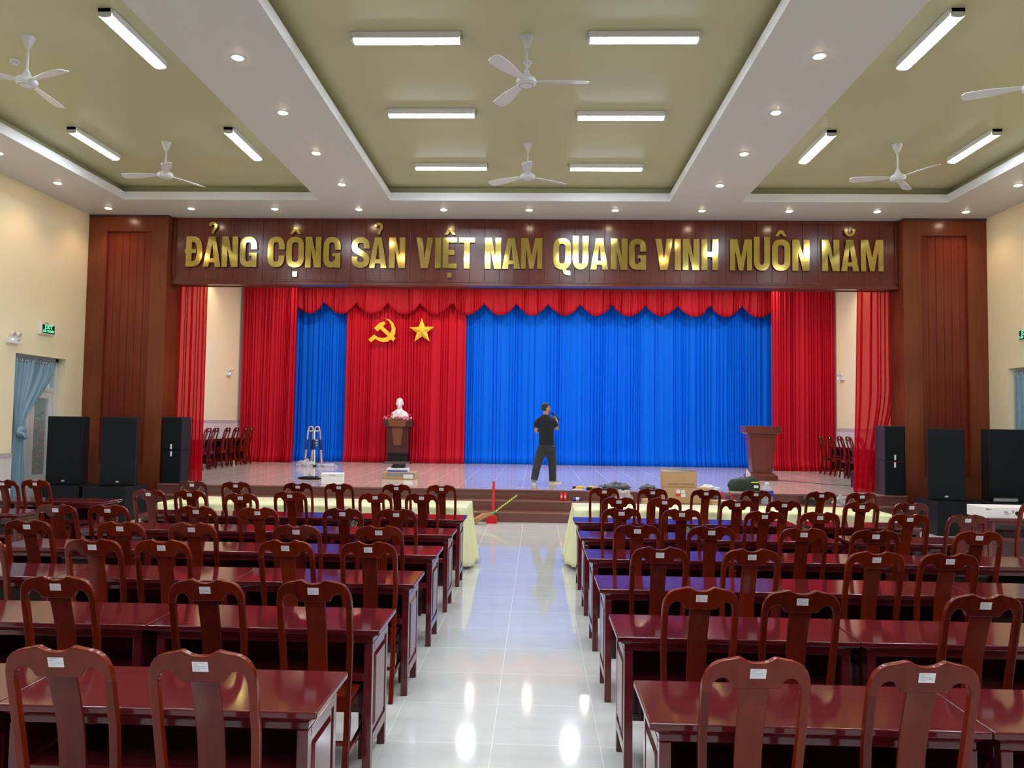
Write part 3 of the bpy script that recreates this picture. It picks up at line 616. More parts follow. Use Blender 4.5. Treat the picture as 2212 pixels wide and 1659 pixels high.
def detector(x, y, lab):
    t = thing('smoke_detector', lab, 'smoke detector', (x, y, ZU-0.001), 0, 'white smoke detectors')
    b = MB(); b.lathe([(0.001, 0), (0.055, 0), (0.053, -0.025), (0.001, -0.025)], n=20); b.build('base', M['white'], t)
    b = MB(); b.lathe([(0.001, -0.03), (0.038, -0.03), (0.034, -0.055), (0.001, -0.06)], n=20); b.build('sensor_head', M['fan'], t)
    b = MB(); b.lathe([(0.001, -0.025), (0.03, -0.025), (0.03, -0.03), (0.001, -0.03)], n=20); b.build('vent_gap', M['grey'], t)
detector(-6.44, 8.99, 'white smoke detector on the left coffer ceiling'); detector(-0.17, 9.05, 'white smoke detector behind the nearer central fan'); detector(5.95, 9.0, 'white smoke detector on the right coffer ceiling')
# water stains in the paint of the central coffer are left to the paint's own variation
# ------------------------------------------------------------------ wooden chairs
CP = [(0, -0.060), (0.15, -0.028), (0.30, -0.006), (0.45, 0.0), (0.60, -0.010), (0.75, -0.036), (0.90, -0.072), (1.06, -0.118)]
def prof(z):
    for (a, ya), (c, yc) in zip(CP, CP[1:]):
        if z <= c: return ya+(yc-ya)*(z-a)/(c-a)
    return CP[-1][1]
def sweep_post(b, xf, zs, wx, wy):
    rs = []
    for z in zs:
        x, y = xf(z), prof(z); w = wx(z) if callable(wx) else wx; h = wy(z) if callable(wy) else wy
        rs.append([Vector((x-w/2, y-h/2, z)), Vector((x+w/2, y-h/2, z)), Vector((x+w/2, y+h/2, z)), Vector((x-w/2, y+h/2, z))])
    b.rings(rs)
def make_chair():
    t = thing('dining_chair', '', 'chair'); W = M['chair']
    half = [(0, 1.039), (.016, 1.040), (.032, 1.044), (.046, 1.051), (.060, 1.060), (.074, 1.058), (.092, 1.053), (.115, 1.049), (.137, 1.043), (.156, 1.031), (.171, 1.013), (.181, .988), (.1865, .960), (.1875, .93),
            (.1565, .93), (.155, .948), (.149, .966), (.138, .979), (.122, .985), (.106, .983), (.094, .974), (.086, .961), (.080, .950), (.070, .946), (0, .946)]
    pts = half+[(-x, z) for x, z in reversed(half[1:-1])]
    b = MB(); b.prism([(-x, z) for x, z in pts], -0.016, 0.016); b.warp(lambda p: (p.x, p.y+prof(p.z), p.z)); cr0 = b.build('crest_rail', W, t, bevel=0.0055, seg=3, smooth=50, ang=60)
    zs = [0, .06, .12, .2, .3, .38, .45, .52, .6, .68, .75, .82, .88, .925, .945]
    for s in (-1, 1):
        b = MB(); sweep_post(b, lambda z: s*(.172-(.012 if z < .45 else .012*max(0, 1-(z-.45)/.3))*1.0), zs, lambda z: .031 if z < .93 else .0275, lambda z: .038 if z < .5 else (.032 if z < .93 else .028))
        b.build('rear_leg', W, t, bevel=0.005, smooth=40)
        b = MB(); b.frustum((s*.162-.014, s*.162+.014, .338, .366), (s*.162-.019, s*.162+.019, .333, .371), 0, .435); b.build('front_leg', W, t, bevel=0.003, smooth=40)
    b = MB(); n = 12
    rs = []
    for i in range(n+1):
        z = .44+(.952-.44)*i/n; y = prof(z)+0.006+0.020*math.sin(PI*i/n); w = .052-.003*math.sin(PI*i/n)
        rs.append([Vector((-w, y-.007, z)), Vector((w, y-.007, z)), Vector((w, y+.007, z)), Vector((-w, y+.007, z))])
    b.rings(rs); b.build('splat', W, t, bevel=0.003, seg=1, smooth=50)
    b = MB(); b.prism([(-.178, -.005), (.178, -.005), (.195, .385), (.17, .398), (-.17, .398), (-.195, .385)], .437, .458, 'Z'); b.build('seat', W, t, bevel=0.006, smooth=40)
    b = MB()
    for s in (-1, 1): b.prism([(0.01, .437), (.34, .437), (.34, .36), (.30, .385), (.17, .392), (.05, .385), (0.01, .36)], s*.158-.009, s*.158+.009, 'X')
    b.box(-.15, .15, .343, .361, .38, .437); b.box(-.15, .15, -.01, .008, .38, .437); b.build('apron', W, t, smooth=0)
    b = MB()
    for s in (-1, 1): b.box(s*.156-.009, s*.156+.009, -.03, .345, .14, .17)
    b.box(-.15, .15, .15, .168, .145, .165); b.build('stretcher', W, t, smooth=0)
    b = MB(); b.box(-.0275, .0275, -.0172, -.0165, .985, 1.021); b.warp(lambda p: (p.x, p.y+prof(p.z), p.z)); st = b.build('inventory_sticker', M['sticker'], t, smooth=0); st['label'] = 'small white printed sticker'
    return t
chair0 = make_chair(); used = [False]
def place_chair(x, y, rz, label, group, z=0, sc_=1.0, stick=0):
    o = chair0 if not used[0] else copy_tree(chair0); used[0] = True
    o.location = (x, y, z); o.rotation_euler = (0, 0, rz); o['label'] = label; o['group'] = group
    if sc_ != 1: o.scale = (sc_,)*3
    if o is not chair0: CH.append(o)
    return o
CH = []
ROWN = ['row nearest the camera', 'second row from camera', 'third row from camera', 'fourth row from camera', 'fifth row from camera', 'sixth row from camera', 'row at the yellow tablecloth']
LR = [[(-1.14, 2.63), (-1.65, 2.64)], [(-1.10, 3.81), (-1.63, 3.78), (-2.38, 3.78)], [(-1.1, 5.04), (-1.64, 5.04), (-2.43, 4.96), (-2.88, 4.94), (-3.66, 4.94)],
 [(-1.19, 5.81), (-1.8, 5.77), (-2.61, 5.79), (-3.15, 5.77), (-3.88, 5.78)], [(-1.26, 6.92), (-1.74, 6.91), (-2.5, 6.87), (-3.07, 6.89), (-3.87, 6.86), (-4.33, 6.83)],
 [(-1.26, 8.45), (-1.77, 8.42), (-2.71, 8.42), (-3.15, 8.13), (-3.81, 8.38), (-4.26, 8.36)], [(-1.19, 9.6), (-1.75, 9.6), (-2.47, 9.58), (-2.99, 9.57), (-3.78, 9.58), (-4.34, 9.6)]]
RR = [[(.76, 2.70), (1.33, 2.70)], [(.81, 3.83), (1.29, 3.80), (2.15, 3.80)], [(.8, 5.05), (1.385, 5.04), (2.17, 5.03), (2.63, 5.02)], [(.8, 6.15), (1.38, 6.14), (2.09, 6.12), (2.63, 6.09), (3.43, 6.12)],
 [(.8, 7.32), (1.37, 7.32), (2.12, 7.27), (2.63, 7.27), (3.44, 7.25), (3.965, 7.26)], [(.89, 8.40), (1.385, 8.42), (2.14, 8.32), (2.635, 8.33), (3.45, 8.32), (3.965, 8.33)],
 [(.84, 9.60), (1.43, 9.6), (2.08, 9.58), (2.69, 9.57), (3.47, 9.55), (3.94, 9.5)]]
rj = random.Random(5)
for side, rows in (('left', LR), ('right', RR)):
    for ri, row in enumerate(rows):
        for ci, (x, y) in enumerate(row):
            nth = 'at aisle end' if ci == 0 else '%s from aisle' % ORD[ci]
            place_chair(x, y+0.118, rj.uniform(-0.035, 0.035), 'red brown wooden chair, %s, %s side, %s' % (nth, side, ROWN[ri]), 'wooden chairs %s of the aisle' % side)
place_chair(-6.60, 9.45, 0.02, 'red brown wooden chair at the far left table before the blue door curtain', 'wooden chairs at the far left tables')
place_chair(-6.215, 9.50, -0.03, 'red brown wooden chair at the far left table in front of the black subwoofers', 'wooden chairs at the far left tables')
place_chair(-6.22, 8.28, 0.0, 'red brown wooden chair cut by the left photo edge at the nearer far left table', 'wooden chairs at the far left tables')
place_chair(5.02, 8.02, 0.08, 'tall red brown wooden chair at the right photo edge before the white amplifier', 'wooden chairs right of the aisle', sc_=1.075)
SL = [(-8.42, 19.09), (-8.42, 19.55), (-8.42, 20.3), (-8.42, 20.9), (-8.42, 21.55), (-8.42, 21.97)]
for k, (x, y) in enumerate(SL): place_chair(x+0.06, y, PI/2, 'dark wooden chair stored sideways on stage left, %s' % (['nearest the sheer curtain', 'second from the sheer curtain', 'third from the sheer curtain', 'fourth from the sheer curtain', 'fifth from the sheer curtain', 'last one by the red curtain'][k]), 'wooden chairs stored left on the stage', z=ZS)
SR = [(7.90, 18.8), (7.90, 19.45), (7.90, 20.0), (7.90, 20.65), (7.90, 21.35)]
for k, (x, y) in enumerate(SR): place_chair(x-0.06, y, -PI/2, 'dark wooden chair stored sideways on stage right, %s' % (['half behind the sheer curtain', 'second from the sheer curtain', 'third from the sheer curtain', 'fourth from the sheer curtain', 'last one by the red curtain'][k]), 'wooden chairs stored right on the stage', z=ZS)

# ------------------------------------------------------------------ wooden tables (local: near side is -y, length along x)
TW, TD = 1.238, 0.48
def make_table():
    t = thing('wooden_table', '', 'table'); W = M['table']; a, d = TW/2, TD/2
    b = MB(); b.box(-a, a, -d, d, .722, .75); b.build('tabletop', W, t, bevel=0.006, seg=3, smooth=40)
    b = MB(); b.frustum((-a+.045, a-.045, -d+.03, d-.03), (-a+.012, a-.012, -d+.010, d-.010), .700, .7215); b.box(-a+.04, a-.04, -d+.035, d-.035, .672, .700); b.build('moulding', W, t, bevel=0.003, smooth=40)
    for sx in (-1, 1):
        for sy_ in (-1, 1):
            cx, cyy = sx*(a-.062), sy_*(d-.052); b = MB(); b.box(cx-.022, cx+.022, cyy-.022, cyy+.022, 0, .6715); b.build('leg', W, t, bevel=0.003, smooth=0)
        xo = sx*(a-.050); b = MB()
        b.box(xo-.011, xo+.011, -d+.075, d-.075, .13, .19); b.box(xo-.011, xo+.011, -d+.075, d-.075, .63, .671)
        b.box(xo-.009, xo+.004, -d+.075, d-.075, .19, .63) if sx > 0 else b.box(xo-.004, xo+.009, -d+.075, d-.075, .19, .63)
        fld = (sx*(a-.046), sx*(a-.037)); b.frustum((-.13, .13, .215, .605), (-.115, .115, .235, .585), 0, 1)
        vs = b.bm.verts[:] if False else None
        b.bm.verts.ensure_lookup_table()
        for v in b.bm.verts[-8:]:
            y_, z_, k_ = v.co.x, v.co.y, v.co.z; v.co = Vector((fld[0]+(fld[1]-fld[0])*k_, y_, z_))
        b.build('side_panel', W, t, bevel=0.002, seg=1, smooth=0)
    b = MB(); b.box(-a+.084, a-.084, -d+.05, d-.06, .485, .505); b.build('shelf', W, t, smooth=0)
    b = MB(); b.box(-a+.084, a-.084, -d+.03, -d+.05, .475, .515); b.build('shelf_rail', W, t, bevel=0.003, smooth=0)
    b = MB(); b.box(-a+.084, a-.084, d-.06, d-.045, .20, .671); b.box(-a+.084, a-.084, d-.063, d-.040, .17, .21); b.build('front_panel', W, t, smooth=0)
    return t
tab0 = make_table(); tu = [False]
def place_table(x, y, label, group, z=0, rz=0, sy_=1.0):
    o = tab0 if not tu[0] else copy_tree(tab0); tu[0] = True
    o.location = (x, y, z); o.rotation_euler = (0, 0, rz); o['label'] = label; o['group'] = group
    if sy_ != 1: o.scale = (1, sy_, 1)
    return o
for k in range(6):
    nl = [2, 2, 3, 3, 3, 3][k]
    for i in range(nl):
        place_table(-0.816-TW/2-i*1.243, 3.403-TD/2+1.1435*k, 'glossy dark red table, %s from aisle, left side, %s' % (ORD[i], ROWN[k]), 'wooden tables left of the aisle')
    for i in range(3):
        if k == 0 and i == 2: continue
        place_table(0.426+TW/2+i*1.243+(.10 if i == 2 and k >= 4 else 0), 3.385-TD/2+1.1435*k, 'glossy dark red table, %s from aisle, right side, %s' % (ORD[i], ROWN[k]), 'wooden tables right of the aisle')
place_table(-5.56-TW/2, 10.0, 'glossy red brown table at the far left before the black subwoofers', 'wooden tables at the hall edges', rz=-0.03)
place_table(-5.56-1.5*TW-0.01, 10.05, 'glossy red brown table at the far left before the blue door curtain', 'wooden tables at the hall edges', rz=-0.03)
place_table(-5.78-TW/2, 8.72, 'glossy red brown table at the left photo edge, nearer than the other far left table', 'wooden tables at the hall edges')
place_table(5.55+TW/2, 9.92, 'red brown table at the far right carrying the white amplifier', 'wooden tables at the hall edges')
for sgn, x0 in ((-1, -0.90), (1, 0.50)):
    for i in range(3):
        place_table(x0+sgn*(TW/2+i*1.243), 10.2, 'wooden table hidden under the yellow cloth %s of the aisle, %s from aisle' % ('left' if sgn < 0 else 'right', ORD[i]), 'tables under the yellow cloths', sy_=1.70)
for k in range(3):
    nm = ['nearest', 'middle', 'farthest'][k]
    place_table(-8.80, 19.35+k*1.245, 'dark wooden desk against the left stage wall behind the chairs, %s' % nm, 'desks stored on the stage', z=ZS, rz=PI/2)
    place_table(8.37, 18.75+k*1.245, 'dark wooden desk against the right stage wall behind the chairs, %s' % nm, 'desks stored on the stage', z=ZS, rz=-PI/2)

# ------------------------------------------------------------------ yellow cloths over the front tables
def table_cloth(x0, x1, y0, y1, zt, hem, seed, label, open_end):
    rnd = random.Random(seed); bm = bmesh.new()
    P = []; st = 0.035
    def line(a, c):
        L = (Vector(c)-Vector(a)).length; n = max(2, int(L/st))
        for i in range(n): P.append((Vector(a)+(Vector(c)-Vector(a))*i/n))
    line((x0, y0), (x1, y0)); line((x1, y0), (x1, y1)); line((x1, y1), (x0, y1)); line((x0, y1), (x0, y0))
    n = len(P); cx, cy_ = (x0+x1)/2, (y0+y1)/2; rings = []
    ph = [rnd.uniform(0, 6) for _ in range(3)]
    def nrm(p):
        e = 0.06; v = Vector((0, 0))
        if p.x < x0+e: v.x -= 1
        if p.x > x1-e: v.x += 1
        if p.y < y0+e: v.y -= 1
        if p.y > y1-e: v.y += 1
        return v.normalized() if v.length else Vector((0, -1))
    NV = 12
    for iv in range(NV+1):
        v = iv/NV; row = []
        for i, p in enumerate(P):
            s = i*st; nn = nrm(p); hm = hem if not (p.y < y0+.05 and (p.x < x1-.10 if open_end > 0 else p.x > x0+.10)) else 0.50; fold = math.sin(s*15+ph[0]+math.sin(s*3+ph[1])*2)*0.5+math.sin(s*27+ph[2])*0.3
            off = 0.012+0.085*v*(1+fold*0.6)*(zt-hm)/(zt-hem)+0.03*fold*math.sqrt(v)
            z = zt-0.012-(zt-hm)*v+0.012*fold*v*(1 if v > .9 else 0)
            row.append(bm.verts.new((p.x+nn.x*off, p.y+nn.y*off, z)))
        rings.append(row)
    for a, c in zip(rings, rings[1:]):
        for i in range(n): bm.faces.new((a[i], a[(i+1) % n], c[(i+1) % n], c[i]))
    top = [bm.verts.new((p.x, p.y, zt)) for p in P]
    for i in range(n): bm.faces.new((top[i], top[(i+1) % n], rings[0][(i+1) % n], rings[0][i]))
    f = bm.faces.new(top); bmesh.ops.triangulate(bm, faces=[f]); bmesh.ops.recalc_face_normals(bm, faces=bm.faces)
    me = bpy.data.meshes.new('tablecloth'); bm.to_mesh(me); bm.free(); me.polygons.foreach_set('use_smooth', [True]*len(me.polygons)); me.set_sharp_from_angle(angle=math.radians(60)); me.materials.append(M['cloth'])
    o = bpy.data.objects.new('tablecloth', me); col.objects.link(o); s = o.modifiers.new('thickness', 'SOLIDIFY'); s.thickness = 0.003
    return tag(o, label, 'tablecloth', 'yellow cloths on the front tables')
table_cloth(-4.85, -0.89, 9.775, 10.625, 0.762, 0.05, 1, 'pale yellow satin cloth over the front tables left of the aisle', 1)
table_cloth(0.49, 4.45, 9.775, 10.60, 0.762, 0.07, 2, 'pale yellow satin cloth over the front tables right of the aisle', -1)

# ------------------------------------------------------------------ loudspeakers
def speaker(name, label, cat, group, x, y, z, w, d, h, rz, badge=True, handles=0, worn=False):
    t = thing(name, label, cat, (x, y, z), rz, group); bx = M['speaker_box_worn'] if worn else M['speaker_box']
    b = MB(); b.box(-w/2, w/2, -d/2+0.012, d/2, 0, h); b.build('cabinet', bx, t, bevel=0.012, seg=2, smooth=40)
    b = MB(); b.box(-w/2+.015, w/2-.015, -d/2-0.006, -d/2+0.0125, .02, h-.02); b.build('grille', M['grille'], t, bevel=0.006, smooth=40)
    if badge: b = MB(); b.prism([(.03*math.cos(a*PI/6), .016*math.sin(a*PI/6)) for a in range(12)], -d/2-.010, -d/2-.0055); b.warp(lambda p: (p.x, p.y, p.z+.075)); o = b.build('badge', M['silver'], t, smooth=30); o['label'] = 'small silver oval badge'
    if handles:
        zc = h-.07 if handles == 1 else .07
        b = MB(); b.box(-.018, .018, -d/2-.012, -d/2-.0055, zc-.05, zc+.05); o = b.build('label_plate', M['paper'], t, bevel=0.004, smooth=30); o['label'] = 'small white printed plate'
    else:
        for s in (-1, 1):
            b = MB(); b.box(s*w/2-.004, s*w/2+.004, -.06, .06, h*.52, h*.58); b.build('side_handle', M['black'], t, bevel=0.003)
    return t
G1 = 'black subwoofers on the hall floor'; G2 = 'tall black loudspeakers on the subwoofers'; G3 = 'stacked black boxes at the stage edge'
speaker('subwoofer', 'black subwoofer on the floor left of the stage, next to the wall', 'speaker', G1, -8.46, 13.8, 0, .75, .80, .61, 0, False)
speaker('subwoofer', 'black subwoofer on the floor left of the stage, nearer the steps', 'speaker', G1, -7.64, 13.8, 0, .78, .80, .61, 0, False)
speaker('subwoofer', 'black subwoofer on the floor right of the stage, nearer the steps', 'speaker', G1, 7.255, 13.93, 0, .75, .80, .585, 0, False)
speaker('subwoofer', 'black subwoofer on the floor right of the stage, behind the white amplifier', 'speaker', G1, 8.08, 13.93, 0, .78, .80, .585, 0, False)
speaker('loudspeaker', 'tall black loudspeaker beside the door with blue curtain', 'speaker', G2, -8.58, 13.84, .612, .58, .42, 1.235, 0.27)
speaker('loudspeaker', 'tall black loudspeaker left of the stage in front of the wood pilaster', 'speaker', G2, -7.60, 13.82, .612, .58, .42, 1.235, 0.38)
speaker('loudspeaker', 'tall black loudspeaker right of the stage in front of the wood pilaster', 'speaker', G2, 7.22, 13.9, .587, .58, .42, 1.255, -0.44)
speaker('loudspeaker', 'tall black loudspeaker at the right wall beside the blue curtain', 'speaker', G2, 8.24, 13.93, .587, .58, .42, 1.255, -0.20, False)
speaker('stage_speaker', 'lower black box of the left stack at the stage edge', 'speaker', G3, -7.235, 15.24, ZS, .39, .43, .655, 0.02, False, 1)
speaker('stage_speaker', 'upper black box of the left stack at the stage edge', 'speaker', G3, -7.235, 15.24, ZS+.657, .39, .43, .655, 0.0, False, 2)
speaker('stage_speaker', 'lower black box of the right stack at the stage edge', 'speaker', G3, 6.84, 15.22, ZS, .39, .43, .655, 0.0, False, 1, True)
speaker('stage_speaker', 'upper black box of the right stack at the stage edge', 'speaker', G3, 6.84, 15.22, ZS+.657, .39, .43, .675, 0.02, False, 2, True)
t = thing('amplifier', 'long white amplifier box with two round holes on the far right table', 'amplifier', (6.02, 9.93, .7505))
b = MB(); b.box(-.5, .5, -.2, .2, 0, .130); b.build('case', M['paper'], t, bevel=0.004, smooth=0)
for x in (-.11, .06): b = MB(); b.prism([(x+.026*math.cos(a*PI/8), .062+.026*math.sin(a*PI/8)) for a in range(16)], -.206, -.199); b.build('round_hole', M['black'], t)
b = MB(); b.box(-.49, -.45, -.2025, -.2, .108, .118); b.box(-.48, -.42, -.2025, -.2, .10, .108); b.box(-.27, -.22, -.2025, -.2, .07, .085); b.box(-.17, -.15, -.2025, -.2, .065, .10); b.box(-.26, -.20, -.2025, -.2, .05, .058); b.build('printed_marks', M['grey'], t, smooth=0)
t = thing('control_unit', 'small black control unit lying on the right subwoofer', 'electronics', (8.05, 13.62, .586)); b = MB(); b.box(-.22, .22, -.06, .05, 0, .09); b.build('case', M['black'], t, bevel=0.006); b = MB(); b.box(-.2, .2, -.065, -.0605, .02, .07); b.build('front_plate', M['grey'], t, smooth=0)

# ------------------------------------------------------------------ lectern and bust stand
t = thing('lectern', 'tapered red brown wooden lectern standing at the right of the stage', 'lectern', (5.37, 18.75, ZS))
b = MB(); b.frustum((-.235, .235, -.16, .16), (-.335, .335, -.2, .2), .17, 1.10); b.build('body', M['podium'], t, bevel=0.01, smooth=0)
b = MB(); b.frustum((-.36, .36, -.24, .24), (-.425, .425, -.27, .27), 1.10, 1.14); b.box(-.425, .425, -.27, .27, 1.14, 1.29); b.build('top', M['podium'], t, bevel=0.008, smooth=0)
b = MB(); b.box(-.34, .34, -.26, .26, 0, .10); b.frustum((-.34, .34, -.26, .26), (-.27, .27, -.19, .19), .10, .17); b.build('base', M['podium'], t, bevel=0.008, smooth=0)
b = MB(); b.prism([(-.20, .25), (.20, .25), (.275, 1.02), (-.275, 1.02)], 0, .01); b.warp(lambda p: (p.x, -.166-.043*(p.z-.17)/1.0-.006+p.y, p.z)); b.build('front_panel', M['podium'], t, bevel=0.003, smooth=0)
t = thing('bust_pedestal', 'dark wooden pedestal with a tapered inlay carrying the white bust', 'pedestal', (-4.24, 23.42, ZS))
b = MB(); b.box(-.32, .32, -.17, .19, .33, 1.12); b.build('body', M['dark_wood'], t, bevel=0.006, smooth=0)
b = MB(); b.box(-.44, .44, -.24, .24, 1.12, 1.31); b.build('top', M['dark_wood'], t, bevel=0.008, smooth=0)
b = MB(); b.prism([(-.245, 1.12), (.245, 1.12), (.285, 1.315), (-.285, 1.315)], -.262, -.24); b.prism([(-.115, .56), (.115, .56), (.175, 1.11), (-.175, 1.11)], -.195, -.17); b.build('inlay', M['inlay'], t, bevel=0.004, smooth=0)
b = MB(); b.box(-.33, .33, -.18, .2, .26, .33); b.box(-.30, .30, -.16, .17, .07, .26); b.build('plinth', M['black'], t, bevel=0.006, smooth=0)
b = MB(); b.frustum((-.42, .42, -.24, .22), (-.36, .36, -.2, .2), 0, .07); b.build('base', M['dark_wood'], t, bevel=0.006, smooth=0)
def remesh(o, vox, sm=4, fac=0.5):
    r = o.modifiers.new('fuse', 'REMESH'); r.mode = 'VOXEL'; r.voxel_size = vox; r.use_smooth_shade = True
    if sm: s = o.modifiers.new('soften', 'SMOOTH'); s.iterations = sm; s.factor = fac
    return o
def head_shape(b, c, turn, k=1.0):
    """skull, jaw, nose, ears, brow and lips; the face looks along +y before the turn"""
    n0 = len(b.bm.verts)
    b.ball((0, -.008*k, .018*k), (.074*k, .092*k, .094*k), 20, 14); b.ball((0, .026*k, -.045*k), (.056*k, .062*k, .066*k), 18, 12); b.ball((0, .055*k, -.088*k), (.028*k, .026*k, .022*k))
    b.ball((0, .092*k, -.012*k), (.012*k, .020*k, .022*k)); b.ball((0, .100*k, -.024*k), (.015*k, .013*k, .010*k)); b.ball((0, .082*k, -.050*k), (.022*k, .014*k, .007*k)); b.ball((0, .080*k, -.061*k), (.020*k, .013*k, .007*k))
    for s in (-1, 1):
        b.ball((s*.075*k, -.008*k, -.012*k), (.010*k, .020*k, .032*k)); b.ball((s*.030*k, .076*k, .020*k), (.022*k, .012*k, .008*k)); b.ball((s*.036*k, .062*k, -.022*k), (.024*k, .022*k, .022*k))
    b.bm.verts.ensure_lookup_table(); ct, st_ = math.cos(turn), math.sin(turn)
    for v in b.bm.verts[n0:]: v.co = Vector((v.co.x*ct+v.co.y*st_+c[0], -v.co.x*st_+v.co.y*ct+c[1], v.co.z+c[2]))
t = thing('bust_statue', 'white plaster bust of a man standing among flowers on the pedestal', 'statue', (-4.22, 23.42, ZS+1.312))
b = MB(); head_shape(b, (0, -.01, .525), PI, 1.45)
for v in b.bm.verts: pass
b.tube([(0, .0, .30), (0, .005, .40), (0, .0, .50)], [.085, .068, .075], 16)
rs = []
for z, hx, hy in ((0.0, .20, .10), (.03, .27, .13), (.12, .285, .14), (.20, .265, .13), (.26, .21, .12), (.31, .12, .10), (.34, .08, .08)): rs.append([Vector((hx*math.cos(a*PI/12), hy*math.sin(a*PI/12), z)) for a in range(24)])
b.rings(rs); remesh(b.build('head_and_shoulders', M['plaster'], t), .011, 3)
b = MB()
for s in (-1, 1): b.stroke([(s*.01, .17), (s*.05, .24), (s*.085, .29)], .02, -.145, -.115)
b.build('collar', M['plaster'], t, bevel=0.003)
t = thing('flower_garland', 'row of red, pink and white flowers around the foot of the bust', 'flowers', (-4.24, 23.27, ZS+1.312))
rf = random.Random(3)
for k in range(30):
    x = -.42+.84*k/29+rf.uniform(-.02, .02); z = .05+rf.uniform(-.02, .05)+(.10 if k in (4, 9, 27) else 0); m = M[rf.choice(['flower_red', 'flower_pink', 'flower_red', 'flower_pink', 'flower_white'])]
    b = MB(); r = rf.uniform(.022, .034); y = rf.uniform(-.06, .03)
    for q in range(6): a = q*PI/3+rf.random(); b.ball((x+r*.6*math.cos(a), y-.01+rf.uniform(-.006, .006), z+r*.6*math.sin(a)), (r*.55, r*.35, r*.55), 8, 5)
    b.ball((x, y-.015, z), (r*.5, r*.5, r*.5), 8, 5); b.build('blossom', m, t)
b = MB()
for k in range(34):
    x = -.43+.86*rf.random(); y = rf.uniform(-.07, .03); a = rf.uniform(-1, 1); L = rf.uniform(.05, .12)
    p = Vector((x, y, 0)); q = p+Vector((math.sin(a)*L, -.01, math.cos(a)*L*.8)); s = Vector((.012, 0, 0))
    b._add([p-s*.3, p+s*.3, (p+q)/2+s, q, (p+q)/2-s], [(0, 1, 2, 3, 4)])
b.build('foliage', M['leaf'], t, smooth=0)

# ------------------------------------------------------------------ things lying on the stage
t = thing('telescopic_ladder', 'folded silver telescopic ladder with dark joints standing before the blue curtain', 'ladder', (-6.22, 21.25, ZS), 0)
for k, (xt, xb, yt, yb) in enumerate([(-.145, -.215, -.02, -.10), (-.02, -.09, .05, .14), (.03, .075, -.02, -.12), (.16, .215, .05, .12)]):
    b = MB(); b.tube([(xb, yb, .03), ((xb+xt)/2, (yb+yt)/2, .5)], .036, 12); b.tube([(xb+(xt-xb)*.72, yb+(yt-yb)*.72, .72), (xt, yt, 1.02)], .026, 12); b.build('side_tube', M['metal'], t)
    b = MB(); 
    for q in range(5): z = .46+q*.058; f = z/1.02; b.tube([(xb+(xt-xb)*f, yb+(yt-yb)*f, z), (xb+(xt-xb)*(f+.045), yb+(yt-yb)*(f+.045), z+.05)], .043, 12)
    b.build('locking_collars', M['navy'], t)
    b = MB(); b.box(xb-.045, xb+.045, yb-.045, yb+.045, 0, .05); b.build('rubber_foot', M['black'], t, bevel=0.008)
for x in (-.085, .095):
    b = MB(); Mx = Matrix.Rotation(PI/2, 3, 'X'); b.torus((x, .015, 1.04), .062, .020, 20, 8, Mx); h = b.build('hinge', M['silver'], t)
    b = MB(); b.lathe([(.001, -.02), (.035, -.02), (.035, .02), (.001, .02)], (x, .015, 1.04), 16, Mx); b.build('hinge_knob', M['navy'], h)
for z, hw in ((.12, .21), (.21, .2)):
    b = MB(); b.box(-hw, -.06, -.12, -.09, z, z+.025); b.box(.06, hw, -.12, -.09, z, z+.025); b.build('rung', M['black'], t)
b = MB()
for q in range(3): b.box(.075, .13, -.075, -.066, .56+q*.075, .60+q*.075)
b.build('warning_labels', M['yellow'], t, smooth=0)
def crumple(name, label, cat, x, y, z, sx_, sy_, sz, mat, seed, freq=5.0, rz=0, group=None):
    b = MB(); b.ball((0, 0, 0), 1, 30, 18); off = Vector((seed*7.1, seed*3.3, seed))
    def f(p):
        d = noise.noise(p*freq*0.4+off)*0.45+noise.noise(p*freq+off)*0.25; q = p*(1+d); zz = max(q.z, -0.55)
        return (q.x*sx_, q.y*sy_, (zz+0.55)*sz/1.6)
    b.warp(f); o = b.build(name, mat, None, smooth=60, loc=(x, y, z)); o.rotation_euler = (0, 0, rz); return tag(o, label, cat, group)
crumple('plastic_wrap', 'crumpled clear plastic wrap around the feet of the ladder', 'plastic wrap', -6.33, 20.95, ZS, .22, .12, .20, M['plastic_film'], 1)
crumple('plastic_wrap', 'flat crumpled clear plastic wrap on the floor right of the ladder', 'plastic wrap', -5.78, 21.1, ZS, .28, .14, .10, M['plastic_film'], 2)
crumple('black_strap_heap', 'low heap of black straps lying on the stage left of the foam box', 'straps', -4.93, 16.65, ZS, .23, .09, .075, M['black'], 3, 7)
t = thing('foam_box', 'white foam box standing at the front edge of the stage', 'box', (-4.13, 15.53, ZS), 0.18)
b = MB(); b.box(-.215, .215, -.13, .13, 0, .17); b.build('body', M['foam'], t, bevel=0.012, seg=3); b = MB(); b.box(-.22, .22, -.135, .135, .172, .225); b.build('lid', M['foam'], t, bevel=0.012, seg=3); b = MB(); b.box(-.06, .06, -.1365, -.135, .185, .198); b.build('lid_groove', M['grey'], t)
t = thing('carton', 'flat cardboard carton with a white label on the stage below the bust', 'box', (-3.05, 17.2, ZS), -0.03, 'cardboard cartons at the stage front')
b = MB(); b.box(-.36, .36, -.2, .2, 0, .16); b.build('body', M['cardboard'], t, bevel=0.004, smooth=0)
b = MB(); b.box(-.27, .355, -.2025, -.2, .07, .15); b.build('dark_print', M['grey'], t, smooth=0)
b = MB(); b.box(.11, .32, -.2045, -.2027, .025, .115); b.build('white_label', M['paper'], t, smooth=0)
t = thing('white_blue_box', 'flat white and blue box lying on the cardboard carton', 'box', (-3.10, 17.18, ZS+.161), 0.02)
